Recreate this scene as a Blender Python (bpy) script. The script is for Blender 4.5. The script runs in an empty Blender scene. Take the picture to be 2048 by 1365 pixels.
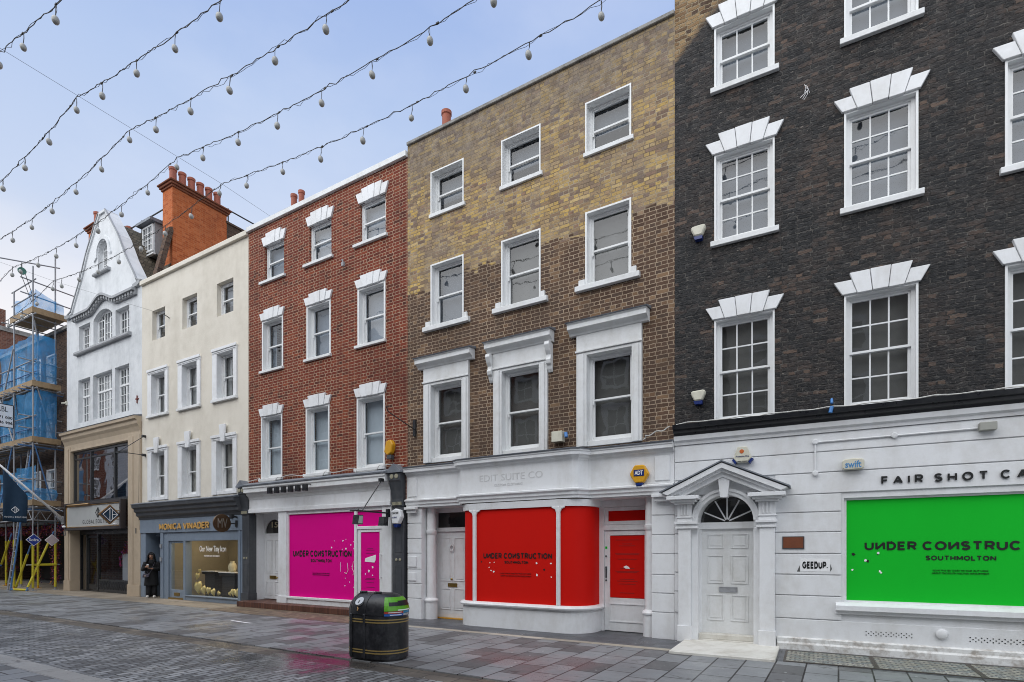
import bpy, bmesh, math, random
from mathutils import Vector, Matrix
R = random.Random(7)
S = bpy.context.scene
C = S.collection
PI = math.pi
TH = math.radians(2.185)          # the dark brick house stands at a slight angle to its neighbours
XD = -2.62
OFFS = {}

# ------------------------------------------------------------------ objects
def thing(name, label, cat, base=(0, 0, 0), frame='main', group=None):
    o = bpy.data.objects.new(name, None)
    C.objects.link(o)
    o.empty_display_size = 0.2
    place(o, base, frame)
    o['label'] = label
    o['category'] = cat
    if group: o['group'] = group
    OFFS[o.name] = Vector(base)
    return o

def place(o, base, frame):
    if frame == 'dark':
        u, v, z = base
        o.location = (XD + u * math.cos(TH) - v * math.sin(TH), u * math.sin(TH) + v * math.cos(TH), z)
        o.rotation_euler = (0, 0, TH)
    else:
        o.location = base

def tag(o, label, cat, group=None):
    o['label'] = label
    o['category'] = cat
    if group: o['group'] = group
    return o

def link(name, me, mats, parent=None, base=None, frame='main', kind=None, smooth=False, bevel=0):
    o = bpy.data.objects.new(name, me)
    C.objects.link(o)
    for m in (mats if isinstance(mats, (list, tuple)) else [mats]):
        me.materials.append(m)
    off = Vector((0, 0, 0))
    if parent is not None:
        p = parent
        while p.parent: p = p.parent
        off = OFFS.get(p.name, off)
        o.parent = parent
    elif base is not None:
        off = Vector(base)
        place(o, base, frame)
        OFFS[o.name] = off
    if off.length > 0: me.transform(Matrix.Translation(-off))
    if kind: o['kind'] = kind
    if smooth:
        for p in me.polygons: p.use_smooth = True
        if smooth == 'split': o.modifiers.new('edges', 'EDGE_SPLIT').split_angle = .6
    if bevel:
        b = o.modifiers.new('edge', 'BEVEL')
        b.width = bevel; b.segments = 1; b.limit_method = 'ANGLE'; b.angle_limit = 0.7
    return o

class MB:
    def __init__(s): s.v = []; s.f = []; s.m = []; s.mi = 0
    def add(s, vs, fs):
        n = len(s.v); s.v += [tuple(p) for p in vs]
        for f in fs: s.f.append([i + n for i in f]); s.m.append(s.mi)
        return s
    def box(s, x0, x1, y0, y1, z0, z1):
        return s.add([(x0, y0, z0), (x1, y0, z0), (x1, y1, z0), (x0, y1, z0), (x0, y0, z1), (x1, y0, z1), (x1, y1, z1), (x0, y1, z1)],
                     [(0, 3, 2, 1), (4, 5, 6, 7), (0, 1, 5, 4), (1, 2, 6, 5), (2, 3, 7, 6), (3, 0, 4, 7)])
    def prism(s, poly, y0, y1):                 # outline in x,z pushed through y
        n = len(poly)
        return s.add([(x, y0, z) for x, z in poly] + [(x, y1, z) for x, z in poly],
                     [list(range(n)), list(range(2 * n - 1, n - 1, -1))] + [(i, i + n, (i + 1) % n + n, (i + 1) % n) for i in range(n)])
    def prism_x(s, poly, x0, x1):               # outline in y,z pushed through x
        n = len(poly)
        return s.add([(x0, y, z) for y, z in poly] + [(x1, y, z) for y, z in poly],
                     [list(range(n)), list(range(2 * n - 1, n - 1, -1))] + [(i, i + n, (i + 1) % n + n, (i + 1) % n) for i in range(n)])
    def prism_z(s, poly, z0, z1):
        n = len(poly)
        return s.add([(x, y, z0) for x, y in poly] + [(x, y, z1) for x, y in poly],
                     [list(range(n)), list(range(2 * n - 1, n - 1, -1))] + [(i, i + n, (i + 1) % n + n, (i + 1) % n) for i in range(n)])
    def ring(s, x0, x1, z0, z1, w, y0, y1, wb=None, wt=None):
        wb = w if wb is None else wb; wt = w if wt is None else wt
        s.box(x0, x0 + w, y0, y1, z0, z1); s.box(x1 - w, x1, y0, y1, z0, z1)
        if wb: s.box(x0 + w, x1 - w, y0, y1, z0, z0 + wb)
        if wt: s.box(x0 + w, x1 - w, y0, y1, z1 - wt, z1)
        return s
    def tube(s, pts, r, n=8, caps=True):
        pts = [Vector(p) for p in pts]
        rr = r if isinstance(r, (list, tuple)) else [r] * len(pts)
        rows = []
        up = None
        for i, p in enumerate(pts):
            d = (pts[min(i + 1, len(pts) - 1)] - pts[max(i - 1, 0)])
            if d.length < 1e-9: d = Vector((0, 0, 1))
            d.normalize()
            if up is None:
                up = d.cross(Vector((0, 0, 1)) if abs(d.z) < .95 else Vector((1, 0, 0))).normalized()
            a = (up - d * up.dot(d)).normalized(); b = d.cross(a); up = a
            rows.append([p + (a * math.cos(2 * PI * k / n) + b * math.sin(2 * PI * k / n)) * rr[i] for k in range(n)])
        vs = [q for row in rows for q in row]
        fs = [(i * n + k, i * n + (k + 1) % n, (i + 1) * n + (k + 1) % n, (i + 1) * n + k) for i in range(len(pts) - 1) for k in range(n)]
        if caps: fs += [list(range(n - 1, -1, -1)), [(len(pts) - 1) * n + k for k in range(n)]]
        return s.add(vs, fs)
    def lathe(s, prof, c, n=16, axis='z', cap=True):
        vs = []
        for r, h in prof:
            for k in range(n):
                a = 2 * PI * k / n; q = (r * math.cos(a), r * math.sin(a), h)
                if axis == 'y': q = (q[0], h, q[1])
                if axis == 'x': q = (h, q[0], q[1])
                vs.append((c[0] + q[0], c[1] + q[1], c[2] + q[2]))
        m = len(prof)
        fs = [(i * n + k, i * n + (k + 1) % n, (i + 1) * n + (k + 1) % n, (i + 1) * n + k) for i in range(m - 1) for k in range(n)]
        if cap: fs += [list(range(n - 1, -1, -1)), [(m - 1) * n + k for k in range(n)]]
        return s.add(vs, fs)
    def ell(s, c, rx, ry, rz, n=12, m=8):
        vs = []
        for i in range(m + 1):
            t = PI * i / m
            for k in range(n):
                a = 2 * PI * k / n
                vs.append((c[0] + rx * math.sin(t) * math.cos(a), c[1] + ry * math.sin(t) * math.sin(a), c[2] + rz * math.cos(t)))
        return s.add(vs, [(i * n + k, (i + 1) * n + k, (i + 1) * n + (k + 1) % n, i * n + (k + 1) % n) for i in range(m) for k in range(n)])
    def sweep(s, prof, path, closed_prof=True):
        """prof: (out, z) outline; path: (x, y) polyline walked in +x, out = to its right-hand street side"""
        P = [Vector((p[0], p[1])) for p in path]; n = len(prof); rows = []
        for i, p in enumerate(P):
            a = (P[i] - P[i - 1]).normalized() if i else (P[1] - P[0]).normalized()
            b = (P[i + 1] - P[i]).normalized() if i < len(P) - 1 else a
            na = Vector((a.y, -a.x)); nb = Vector((b.y, -b.x))
            m = (na + nb).normalized(); k = 1 / max(.4, m.dot(na))
            rows += [(p.x + m.x * k * o, p.y + m.y * k * o, z) for o, z in prof]
        e = n if closed_prof else n - 1
        fs = [(i * n + k, (i + 1) * n + k, (i + 1) * n + (k + 1) % n, i * n + (k + 1) % n) for i in range(len(P) - 1) for k in range(e)]
        if closed_prof: fs += [list(range(n)), [(len(P) - 1) * n + k for k in range(n - 1, -1, -1)]]
        return s.add(rows, fs)
    def build(s, name, mats, parent=None, **kw):
        me = bpy.data.meshes.new(name)
        me.from_pydata(s.v, [], s.f)
        if s.mi: me.polygons.foreach_set('material_index', s.m)
        me.validate()
        bm = bmesh.new(); bm.from_mesh(me); bmesh.ops.recalc_face_normals(bm, faces=bm.faces); bm.to_mesh(me); bm.free()
        return link(name, me, mats, parent, **kw)

def wall(name, outer, holes, mat, parent, y=0.0, depth=.15, rmat=None):
    """a front wall in the x,z plane with holes, each hole with its reveal"""
    bm = bmesh.new(); es = []
    def loop(pts):
        vs = [bm.verts.new((x, y, z)) for x, z in pts]
        for i in range(len(vs)): es.append(bm.edges.new((vs[i], vs[(i + 1) % len(vs)])))
        return vs
    loop(outer); hl = [loop(h) for h in holes]
    bmesh.ops.triangle_fill(bm, use_beauty=True, use_dissolve=False, edges=es, normal=(0, -1, 0))
    for f in bm.faces:
        f.normal_update()
        if f.normal.y > 0: f.normal_flip()
    for vs in hl:
        ins = [bm.verts.new((v.co.x, y + depth, v.co.z)) for v in vs]
        n = len(vs)
        cx = sum(v.co.x for v in vs) / n; cz = sum(v.co.z for v in vs) / n
        for i in range(n):
            j = (i + 1) % n
            f = bm.faces.new((vs[i], vs[j], ins[j], ins[i])); f.normal_update()
            mid = f.calc_center_median()
            if f.normal.dot(Vector((cx - mid.x, 0, cz - mid.z))) < 0: f.normal_flip()
            if rmat: f.material_index = 1
    me = bpy.data.meshes.new(name); bm.to_mesh(me); bm.free()
    return link(name, me, [mat, rmat] if rmat else mat, parent)

def rect(x0, x1, z0, z1): return [(x0, z0), (x1, z0), (x1, z1), (x0, z1)]

def arch(x0, x1, z0, zs, rise, n=12):
    """rectangle with a segmental or round head springing at zs"""
    cx = (x0 + x1) / 2; w = (x1 - x0) / 2
    r = (w * w + rise * rise) / (2 * rise); cz = zs + rise - r
    a = math.asin(min(1, w / r))
    top = [(cx + r * math.sin(a - 2 * a * i / n), cz + r * math.cos(a - 2 * a * i / n)) for i in range(n + 1)]
    return [(x0, z0), (x1, z0)] + top

def text(name, s, box, y, mat, parent, face='-y', bold=0.0, ext=.004, base=None, frame='main', keep=False):
    """lettering fitted into box = (x0, x1, z0, z1), standing proud of the surface at y"""
    cu = bpy.data.curves.new(name, 'FONT'); cu.body = s; cu.resolution_u = 3; cu.extrude = ext; cu.offset = bold
    cu.align_x = 'CENTER'
    o = bpy.data.objects.new(name, cu); C.objects.link(o)
    me = bpy.data.meshes.new_from_object(o.evaluated_get(bpy.context.evaluated_depsgraph_get()))
    bpy.data.objects.remove(o); bpy.data.curves.remove(cu)
    me.materials.clear()
    xs = [v.co.x for v in me.vertices]; ys = [v.co.y for v in me.vertices]
    ax, bx, ay, by = min(xs), max(xs), min(ys), max(ys)
    x0, x1, z0, z1 = box
    for v in me.vertices:
        a = x0 + (v.co.x - ax) / (bx - ax) * (x1 - x0); c = z0 + (v.co.y - ay) / (by - ay) * (z1 - z0)
        v.co = (a, y - v.co.z - ext, c) if face == '-y' else (y + v.co.z + ext, a, c)
    me.name = name
    return link(name, me, mat, parent, base=base, frame=frame)

# block capitals drawn as strokes on a unit square: name -> (width, polylines)
def _arc(cx, cy, rx, ry, a0, a1, n=8): return [(cx + rx * math.cos(math.radians(a0 + (a1 - a0) * i / n)), cy + ry * math.sin(math.radians(a0 + (a1 - a0) * i / n))) for i in range(n + 1)]
GLY = {
 'U': (.70, [[(0, 1)] + _arc(.5, .36, .5, .36, 180, 360) + [(1, 1)]]), 'И': (.74, [[(0, 1), (0, 0)], [(0, .02), (1, .98)], [(1, 1), (1, 0)]]), 'N': (.74, [[(0, 0), (0, 1)], [(0, .98), (1, .02)], [(1, 0), (1, 1)]]),
 'D': (.68, [[(0, 0), (0, 1), (.45, 1)] + _arc(.45, .5, .55, .5, 90, -90, 10) + [(0, 0)]]), 'E': (.56, [[(1, 1), (0, 1), (0, 0), (1, 0)], [(0, .51), (.9, .51)]]), 'F': (.55, [[(1, 1), (0, 1), (0, 0)], [(0, .49), (.88, .49)]]),
 'R': (.64, [[(0, 0), (0, 1), (.6, 1)] + _arc(.62, .73, .38, .27, 90, -90) + [(0, .46)], [(.52, .46), (1, 0)]]), 'P': (.62, [[(0, 0), (0, 1), (.6, 1)] + _arc(.62, .72, .38, .28, 90, -90) + [(0, .44)]]),
 'B': (.64, [[(0, .52), (0, 1), (.58, 1)] + _arc(.6, .76, .34, .24, 90, -90) + [(0, .52), (.6, .52)] + _arc(.62, .26, .38, .26, 90, -90) + [(0, 0), (0, .52)]]),
 'C': (.76, [_arc(.5, .5, .5, .5, 42, 318, 18)]), 'G': (.80, [_arc(.5, .5, .5, .5, 42, 330, 18), [(.55, .46), (1, .46), (1, .18)]]), 'O': (.84, [_arc(.5, .5, .5, .5, 90, 450, 22)]), 'Q': (.84, [_arc(.5, .5, .5, .5, 90, 450, 22), [(.6, .25), (1, -.06)]]),
 'S': (.60, [_arc(.5, .755, .5, .245, 25, 270, 10) + _arc(.5, .255, .5, .255, 90, -155, 10)]), 'T': (.70, [[(0, 1), (1, 1)], [(.5, 1), (.5, 0)]]), 'I': (0, [[(0, 0), (0, 1)]]), 'H': (.70, [[(0, 0), (0, 1)], [(1, 0), (1, 1)], [(0, .5), (1, .5)]]),
 'M': (.88, [[(0, 0), (0, 1)], [(0, 1), (.5, .18)], [(.5, .18), (1, 1)], [(1, 1), (1, 0)]]), 'L': (.52, [[(0, 1), (0, 0), (1, 0)]]), 'A': (.82, [[(0, 0), (.5, 1)], [(.5, 1), (1, 0)], [(.17, .3), (.83, .3)]]), 'V': (.82, [[(0, 1), (.5, 0)], [(.5, 0), (1, 1)]]), '.': (0, [[(0, 0), (0, .12)]]),
}
def capitals(name, s, box, y, mat, parent, face='-y', w=.235, gap=.14, space=.40, ext=.003, letters=False):
    x = 0; strokes = []; own = []
    for ci, ch in enumerate(s):
        if ch == ' ': x += space; continue
        gw, pl = GLY[ch]
        for p in pl: strokes.append([(x + w / 2 + a * gw, w / 2 + b * (1 - w)) for a, b in p]); own.append(ci)
        x += gw + w + gap
    x -= gap
    x0, x1, z0, z1 = box; H = z1 - z0; kx = (x1 - x0) / (x * H)
    m = MB()
    for k, p in enumerate(strokes):
        if letters and k and own[k] != own[k - 1]: m.build('letter', mat, parent); m = MB()
        P = [Vector(q) for q in p]; L, Rr = [], []; closed = (P[0] - P[-1]).length < 1e-4
        for i, q in enumerate(P):
            a = (P[i] - P[i - 1]) if i else ((P[0] - P[-2]) if closed else (P[1] - P[0])); b = (P[i + 1] - P[i]) if i < len(P) - 1 else ((P[1] - P[0]) if closed else a)
            a = a.normalized(); b = b.normalized(); na, nb = Vector((-a.y, a.x)), Vector((-b.y, b.x)); mm = (na + nb).normalized(); h = w / 2 / max(.55, mm.dot(na))
            L.append(q + mm * h); Rr.append(q - mm * h)
        d0 = y - ext - k * .00012 if face == '-y' else y + ext + k * .00012; n = len(P)
        T = lambda v, d: (x0 + v.x * kx * H, d, z0 + v.y * H) if face == '-y' else (d, x0 + v.x * kx * H, z0 + v.y * H)
        vs = [T(v, d0) for v in L] + [T(v, d0) for v in Rr] + [T(v, y) for v in L] + [T(v, y) for v in Rr]
        fs = [(i, i + 1, n + i + 1, n + i) for i in range(n - 1)] + [(i, 2 * n + i, 2 * n + i + 1, i + 1) for i in range(n - 1)] + [(n + i, n + i + 1, 3 * n + i + 1, 3 * n + i) for i in range(n - 1)] + [(0, n, 3 * n, 2 * n), (n - 1, 3 * n - 1, 4 * n - 1, 2 * n - 1)]
        m.add(vs, fs)
    return m.build('letter' if letters else name, mat, parent)

# ------------------------------------------------------------------ materials
class G:
    def __init__(s, name):
        s.m = bpy.data.materials.new(name); s.m.use_nodes = True; s.t = s.m.node_tree
        s.b = s.t.nodes['Principled BSDF']; s.out = s.t.nodes['Material Output']
    def n(s, ty, **kw):
        x = s.t.nodes.new(ty)
        for k, v in kw.items():
            if k.startswith('_'): setattr(x, k[1:], v)
            else: s.set(x, k.replace('_', ' '), v)
        return x
    def set(s, x, k, v):
        i = x.inputs[int(k)] if k.isdigit() else x.inputs[k]
        if isinstance(v, bpy.types.NodeSocket): s.t.links.new(v, i)
        else: i.default_value = v
    def obj(s): return s.n('ShaderNodeTexCoord').outputs['Object']
    def noise(s, vec, scale, detail=4, rough=.6, dist=0):
        return s.n('ShaderNodeTexNoise', Vector=vec, Scale=scale, Detail=detail, Roughness=rough, Distortion=dist).outputs[0]
    def scale(s, vec, sc): return s.n('ShaderNodeMapping', Vector=vec, Scale=sc).outputs[0]
    def ramp(s, fac, stops, const=False):
        x = s.n('ShaderNodeValToRGB', Fac=fac); e = x.color_ramp.elements
        if const: x.color_ramp.interpolation = 'CONSTANT'
        while len(e) < len(stops): e.new(.5)
        for a, (p, c) in zip(e, stops):
            a.position = p; a.color = (c, c, c, 1) if not isinstance(c, tuple) else (*c, 1)
        return x.outputs[0]
    def mix(s, fac, a, b, blend='MIX'):
        x = s.n('ShaderNodeMix', _data_type='RGBA', _blend_type=blend)
        for k, v in ((0, fac), (6, a), (7, b)):
            if isinstance(v, bpy.types.NodeSocket): s.t.links.new(v, x.inputs[k])
            else: x.inputs[k].default_value = (*v, 1) if isinstance(v, tuple) and len(v) == 3 else v
        return x.outputs[2]
    def math(s, op, a, b=0.0):
        x = s.n('ShaderNodeMath', _operation=op)
        for k, v in ((0, a), (1, b)):
            if isinstance(v, bpy.types.NodeSocket): s.t.links.new(v, x.inputs[k])
            else: x.inputs[k].default_value = v
        return x.outputs[0]
    def bump(s, h, strength=.3, dist=.01):
        x = s.n('ShaderNodeBump', Strength=strength, Distance=dist, Height=h)
        s.t.links.new(x.outputs[0], s.b.inputs['Normal'])
    def fin(s, col=None, rough=None, metal=None, spec=None):
        for k, v in (('Base Color', col), ('Roughness', rough), ('Metallic', metal), ('Specular IOR Level', spec)):
            if v is None: continue
            if isinstance(v, bpy.types.NodeSocket): s.t.links.new(v, s.b.inputs[k])
            else: s.b.inputs[k].default_value = (*v, 1) if isinstance(v, tuple) else v
        return s.m

def plain(name, col, rough=.5, metal=0, emit=None, es=1):
    g = G(name); g.fin(col, rough, metal)
    if emit:
        g.b.inputs['Emission Color'].default_value = (*emit, 1); g.b.inputs['Emission Strength'].default_value = es
    return g.m

def paint(name, col, dirt=None, amt=.5, sc=1.0, rough=.5, bump=.12, fine=30, streak=.3):
    """painted or rendered surface: broad stains, runs down the face and a fine tooth"""
    g = G(name); v = g.obj()
    dirt = dirt or tuple(c * .62 for c in col)
    a = g.noise(g.scale(v, (sc, sc, sc * streak)), 1.6, 6, .65, .4)
    b = g.noise(v, 6 * sc, 4, .6)
    f = g.ramp(g.math('MULTIPLY', a, g.math('ADD', b, .5)), [(.42, 0.0), (.78, 1.0)])
    c = g.mix(g.math('MULTIPLY', f, amt), col, dirt)
    c = g.mix(g.math('MULTIPLY', g.noise(v, 45, 2), .16), c, tuple(x * .6 for x in col))
    g.bump(g.mix(.35, g.noise(v, fine, 3), g.noise(v, 4, 3)), bump, .02)
    g.fin(c, g.math('ADD', g.math('MULTIPLY', b, .2), rough - .1))
    return g.m

def brick_vec(g, wob=.012):
    v = g.obj(); sp = g.n('ShaderNodeSeparateXYZ', Vector=v).outputs
    u = g.math('ADD', sp[0], sp[1])
    w = g.noise(v, 5, 2)
    w = g.math('MULTIPLY', g.math('SUBTRACT', w, .5), wob * 3)
    w2 = g.math('MULTIPLY', g.math('SUBTRACT', g.noise(v, 26, 2), .5), wob * 2)
    zz = g.math('ADD', g.math('ADD', sp[2], w), w2)
    return v, sp, g.n('ShaderNodeCombineXYZ', X=g.math('ADD', u, w2), Y=zz, Z=0.0).outputs[0]

def bricks(g, vec, bw=.225, bh=.075, ms=.010, smooth=.2, squash=.5):
    x = g.n('ShaderNodeTexBrick', Vector=vec, Color1=(0, 0, 0, 1), Color2=(1, 1, 1, 1), Mortar=(.5, .5, .5, 1),
            Scale=1.0, Mortar_Size=ms, Mortar_Smooth=smooth, Bias=0.0, Brick_Width=bw, Row_Height=bh)
    x.offset = .25; x.offset_frequency = 2; x.squash = squash; x.squash_frequency = 2
    return x.outputs[0], x.outputs[1]

def brickmat(name, stops, mortar, soot=(.02, .02, .02), sootamt=.5, soot_sc=.5, ms=.0078, wob=.007, bmp=.6, bh=.0775, bw=.225, squash=.5, lo=.5, hi=.75, rough=.85, mort_amt=1.0):
    g = G(name); v, sp, vec = brick_vec(g, wob)
    col, fac = bricks(g, vec, bw, bh, ms, .2, squash)
    c = g.ramp(col, stops)
    c = g.mix(g.math('MULTIPLY', g.noise(v, 60, 3), .45), c, tuple(x * .45 for x in stops[0][1]))
    s = g.ramp(g.noise(v, soot_sc, 6, .65, .5), [(lo, 0.0), (hi, 1.0)])
    ragged = g.ramp(g.noise(v, 9, 3), [(.25, .35), (.6, 1.0)])
    c = g.mix(g.math('MULTIPLY', g.math('MULTIPLY', fac, mort_amt), ragged), c, mortar)
    c = g.mix(g.math('MULTIPLY', s, sootamt), c, soot)
    g.bump(g.mix(.35, g.math('SUBTRACT', 1.0, fac), g.noise(v, 40, 4)), bmp, .012)
    return g.fin(c, rough, None, .2)

def two_brick(name):
    """brown brick with pale pointing, yellow stock brick above it, sooted at the top"""
    g = G(name); v, sp, vec = brick_vec(g, .010)
    col, fac = bricks(g, vec, .225, .0765, .0082)
    lowc = g.ramp(col, [(0, (.085, .05, .034)), (.35, (.13, .075, .05)), (.7, (.10, .066, .05)), (.92, (.22, .13, .075)), (1, (.30, .19, .11))])
    upc = g.ramp(col, [(0, (.20, .13, .095)), (.16, (.36, .24, .13)), (.3, (.64, .42, .12)), (.5, (.74, .50, .15)), (.65, (.44, .30, .17)), (.8, (.80, .58, .25)), (.92, (.34, .20, .13)), (1, (.20, .15, .13))])
    ragged = g.ramp(g.noise(v, 9, 3), [(.2, .3), (.6, 1.0)])
    low = g.mix(g.math('MULTIPLY', fac, ragged), lowc, (.53, .41, .29))
    up = g.mix(g.math('MULTIPLY', fac, g.math('MULTIPLY', ragged, .6)), upc, (.46, .38, .28))
    blot = g.noise(v, 3.2, 5, .7, .6)
    up = g.mix(g.ramp(blot, [(.36, .5), (.50, 0.0)]), up, (.26, .185, .13))
    edge_ = g.ramp(g.noise(g.scale(v, (1, 1, 3)), 13, 4, .65, .5), [(.56, 0.0), (.66, .8)])
    up = g.mix(edge_, up, (.10, .07, .055))
    up = g.mix(g.ramp(g.noise(v, 1.1, 4, .6), [(.42, .0), (.62, .5)]), up, (.33, .26, .20))
    up = g.mix(g.ramp(g.noise(v, 7, 4, .7), [(.56, 0.0), (.70, .4)]), up, (.72, .52, .22))
    up = g.mix(g.ramp(g.noise(g.scale(v, (1, 1, 2)), 10, 4, .6), [(.62, 0.0), (.70, .7)]), up, (.13, .095, .09))
    low = g.mix(g.ramp(g.noise(g.scale(v, (1, 1, 2)), 9, 4, .6), [(.60, 0.0), (.72, .5)]), low, (.045, .03, .025))
    grime = g.ramp(g.noise(g.scale(v, (1, 1, .7)), .8, 6, .65, .6), [(.42, 0.0), (.68, 1.0)])
    up = g.mix(g.math('MULTIPLY', grime, .5), up, (.26, .215, .17))
    low = g.mix(g.math('MULTIPLY', grime, .45), low, (.05, .036, .028))
    low = g.mix(g.ramp(g.noise(v, 1.6, 4, .7), [(.55, 0.0), (.72, .35)]), low, (.30, .19, .11))
    steps = g.noise(g.scale(v, (1, 0, 0)), .9, 0)
    edge = g.math('ADD', g.math('ADD', sp[2], g.math('MULTIPLY', g.math('SUBTRACT', steps, .5), .5)), g.math('ADD', g.math('MULTIPLY', sp[0], -.03), g.math('ADD', g.math('MULTIPLY', g.math('SUBTRACT', col, .5), .16), g.math('MULTIPLY', g.math('SUBTRACT', g.noise(v, 1.7, 3), .5), .5))))
    zone = g.ramp(g.math('SUBTRACT', edge, 7.55), [(.49, 0.0), (.52, 1.0)])
    c = g.mix(zone, low, up)
    c = g.mix(g.math('MULTIPLY', g.math('MULTIPLY', fac, zone), .85), c, g.mix(g.ramp(g.noise(v, 2.3, 4), [(.42, 0.0), (.6, 1.0)]), (.17, .125, .09), (.50, .42, .31)))
    top = g.ramp(g.math('MULTIPLY', g.math('ADD', g.math('SUBTRACT', sp[2], 10.1), g.math('MULTIPLY', g.noise(v, 1.3, 5), 1.6)), .4), [(.22, 0.0), (.70, 1.0)])
    c = g.mix(g.math('MULTIPLY', top, .55), c, g.mix(g.ramp(g.noise(v, 6, 4, .7), [(.4, 0.0), (.62, 1.0)]), (.10, .085, .075), (.27, .24, .21)))
    c = g.mix(g.math('MULTIPLY', g.noise(v, 55, 3), .4), c, (.07, .05, .04))
    g.bump(g.mix(.4, g.math('SUBTRACT', 1.0, fac), g.noise(v, 35, 4)), .7, .014)
    return g.fin(c, .88, None, .2)

def black_brick(name):
    g = G(name); v, sp, vec = brick_vec(g, .022)
    col, fac = bricks(g, vec, .225, .0745, .011, .5)
    c = g.ramp(col, [(0, (.013, .0135, .015)), (.45, (.022, .0225, .024)), (.85, (.032, .029, .029)), (.95, (.05, .038, .034)), (1, (.12, .085, .065))])
    patch = g.ramp(g.noise(v, 1.1, 6, .7), [(.46, 0.0), (.60, 1.0)])
    c = g.mix(g.math('MULTIPLY', patch, .55), c, g.ramp(col, [(0, (.03, .026, .025)), (.6, (.06, .045, .038)), (1, (.17, .11, .08))]))
    c = g.mix(g.math('MULTIPLY', fac, g.ramp(g.noise(g.scale(v, (1, 1, 1.6)), 7, 4, .65), [(.48, .0), (.66, .9)])), c, (.15, .138, .122))
    chips = g.ramp(g.noise(g.scale(v, (1, 1, 2.4)), 8, 4, .6), [(.665, 0.0), (.73, 1.0)])
    c = g.mix(g.math('MULTIPLY', chips, .8), c, (.33, .29, .25))
    chips2 = g.ramp(g.noise(g.scale(v, (1, 1, 2.0)), 3.4, 5, .7), [(.66, 0.0), (.70, 1.0)])
    c = g.mix(g.math('MULTIPLY', chips2, .55), c, (.22, .17, .135))
    streak = g.ramp(g.noise(g.scale(v, (1, 1, 3.2)), 16, 5, .7, .6), [(.50, 0.0), (.72, 1.0)])
    c = g.mix(g.math('MULTIPLY', streak, .55), c, (.15, .14, .128))
    dk = g.ramp(g.noise(g.scale(v, (1, 1, 2.6)), 11, 5, .7, .8), [(.30, 1.0), (.48, 0.0)])
    c = g.mix(g.math('MULTIPLY', dk, .75), c, (.009, .009, .010))
    yel = g.ramp(g.math('ADD', g.math('MULTIPLY', g.math('SUBTRACT', sp[2], 10.9), .5), g.math('ADD', g.math('MULTIPLY', sp[0], -.45), g.math('MULTIPLY', g.noise(v, 1.2, 4), .35))), [(.02, 0.0), (.14, 1.0)])
    c = g.mix(yel, c, g.mix(fac, g.ramp(col, [(0, (.07, .04, .025)), (.5, (.22, .13, .06)), (1, (.36, .24, .12))]), (.32, .25, .16)))
    g.bump(g.mix(.5, g.math('SUBTRACT', 1.0, fac), g.noise(g.scale(v, (1, 1, 2.2)), 14, 5, .7)), 1.0, .045)
    return g.fin(c, g.ramp(g.noise(v, 6, 3), [(.3, .6), (.7, .9)]), None, .3)

def glassmat(name, tint=(.9, .92, .92), boost=1.6, wave=.25):
    g = G(name); v = g.obj()
    tr = g.n('ShaderNodeBsdfTransparent', Color=(*tint, 1)); gl = g.n('ShaderNodeBsdfGlossy', Color=(1, 1, 1, 1), Roughness=.02)
    bp = g.n('ShaderNodeBump', Strength=wave, Distance=.02, Height=g.noise(v, 1.3, 2))
    fr = g.n('ShaderNodeLayerWeight', Blend=.5)
    g.t.links.new(bp.outputs[0], gl.inputs['Normal'])
    mx = g.n('ShaderNodeMixShader')
    f = g.math('MINIMUM', g.math('MULTIPLY', g.math('ADD', g.math('MULTIPLY', g.math('POWER', fr.outputs['Facing'], 5.0), .96), .043), boost), 1.0)
    g.t.links.new(f, mx.inputs[0]); g.t.links.new(tr.outputs[0], mx.inputs[1]); g.t.links.new(gl.outputs[0], mx.inputs[2])
    g.t.links.new(mx.outputs[0], g.out.inputs[0]); g.t.nodes.remove(g.b)
    return g.m

def netmat(name, col):
    g = G(name); v = g.obj()
    tr = g.n('ShaderNodeBsdfTransparent')
    g.fin(col, .5); g.b.inputs['Alpha'].default_value = 1
    tl = g.n('ShaderNodeBsdfTranslucent', Color=(*col, 1))
    m1 = g.n('ShaderNodeMixShader', Fac=.4); g.t.links.new(g.b.outputs[0], m1.inputs[1]); g.t.links.new(tl.outputs[0], m1.inputs[2])
    m2 = g.n('ShaderNodeMixShader', Fac=g.ramp(g.noise(v, 2.2, 5, .6), [(.35, .45), (.7, .78)]))
    g.t.links.new(tr.outputs[0], m2.inputs[1]); g.t.links.new(m1.outputs[0], m2.inputs[2]); g.t.links.new(m2.outputs[0], g.out.inputs[0])
    return g.m

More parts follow.
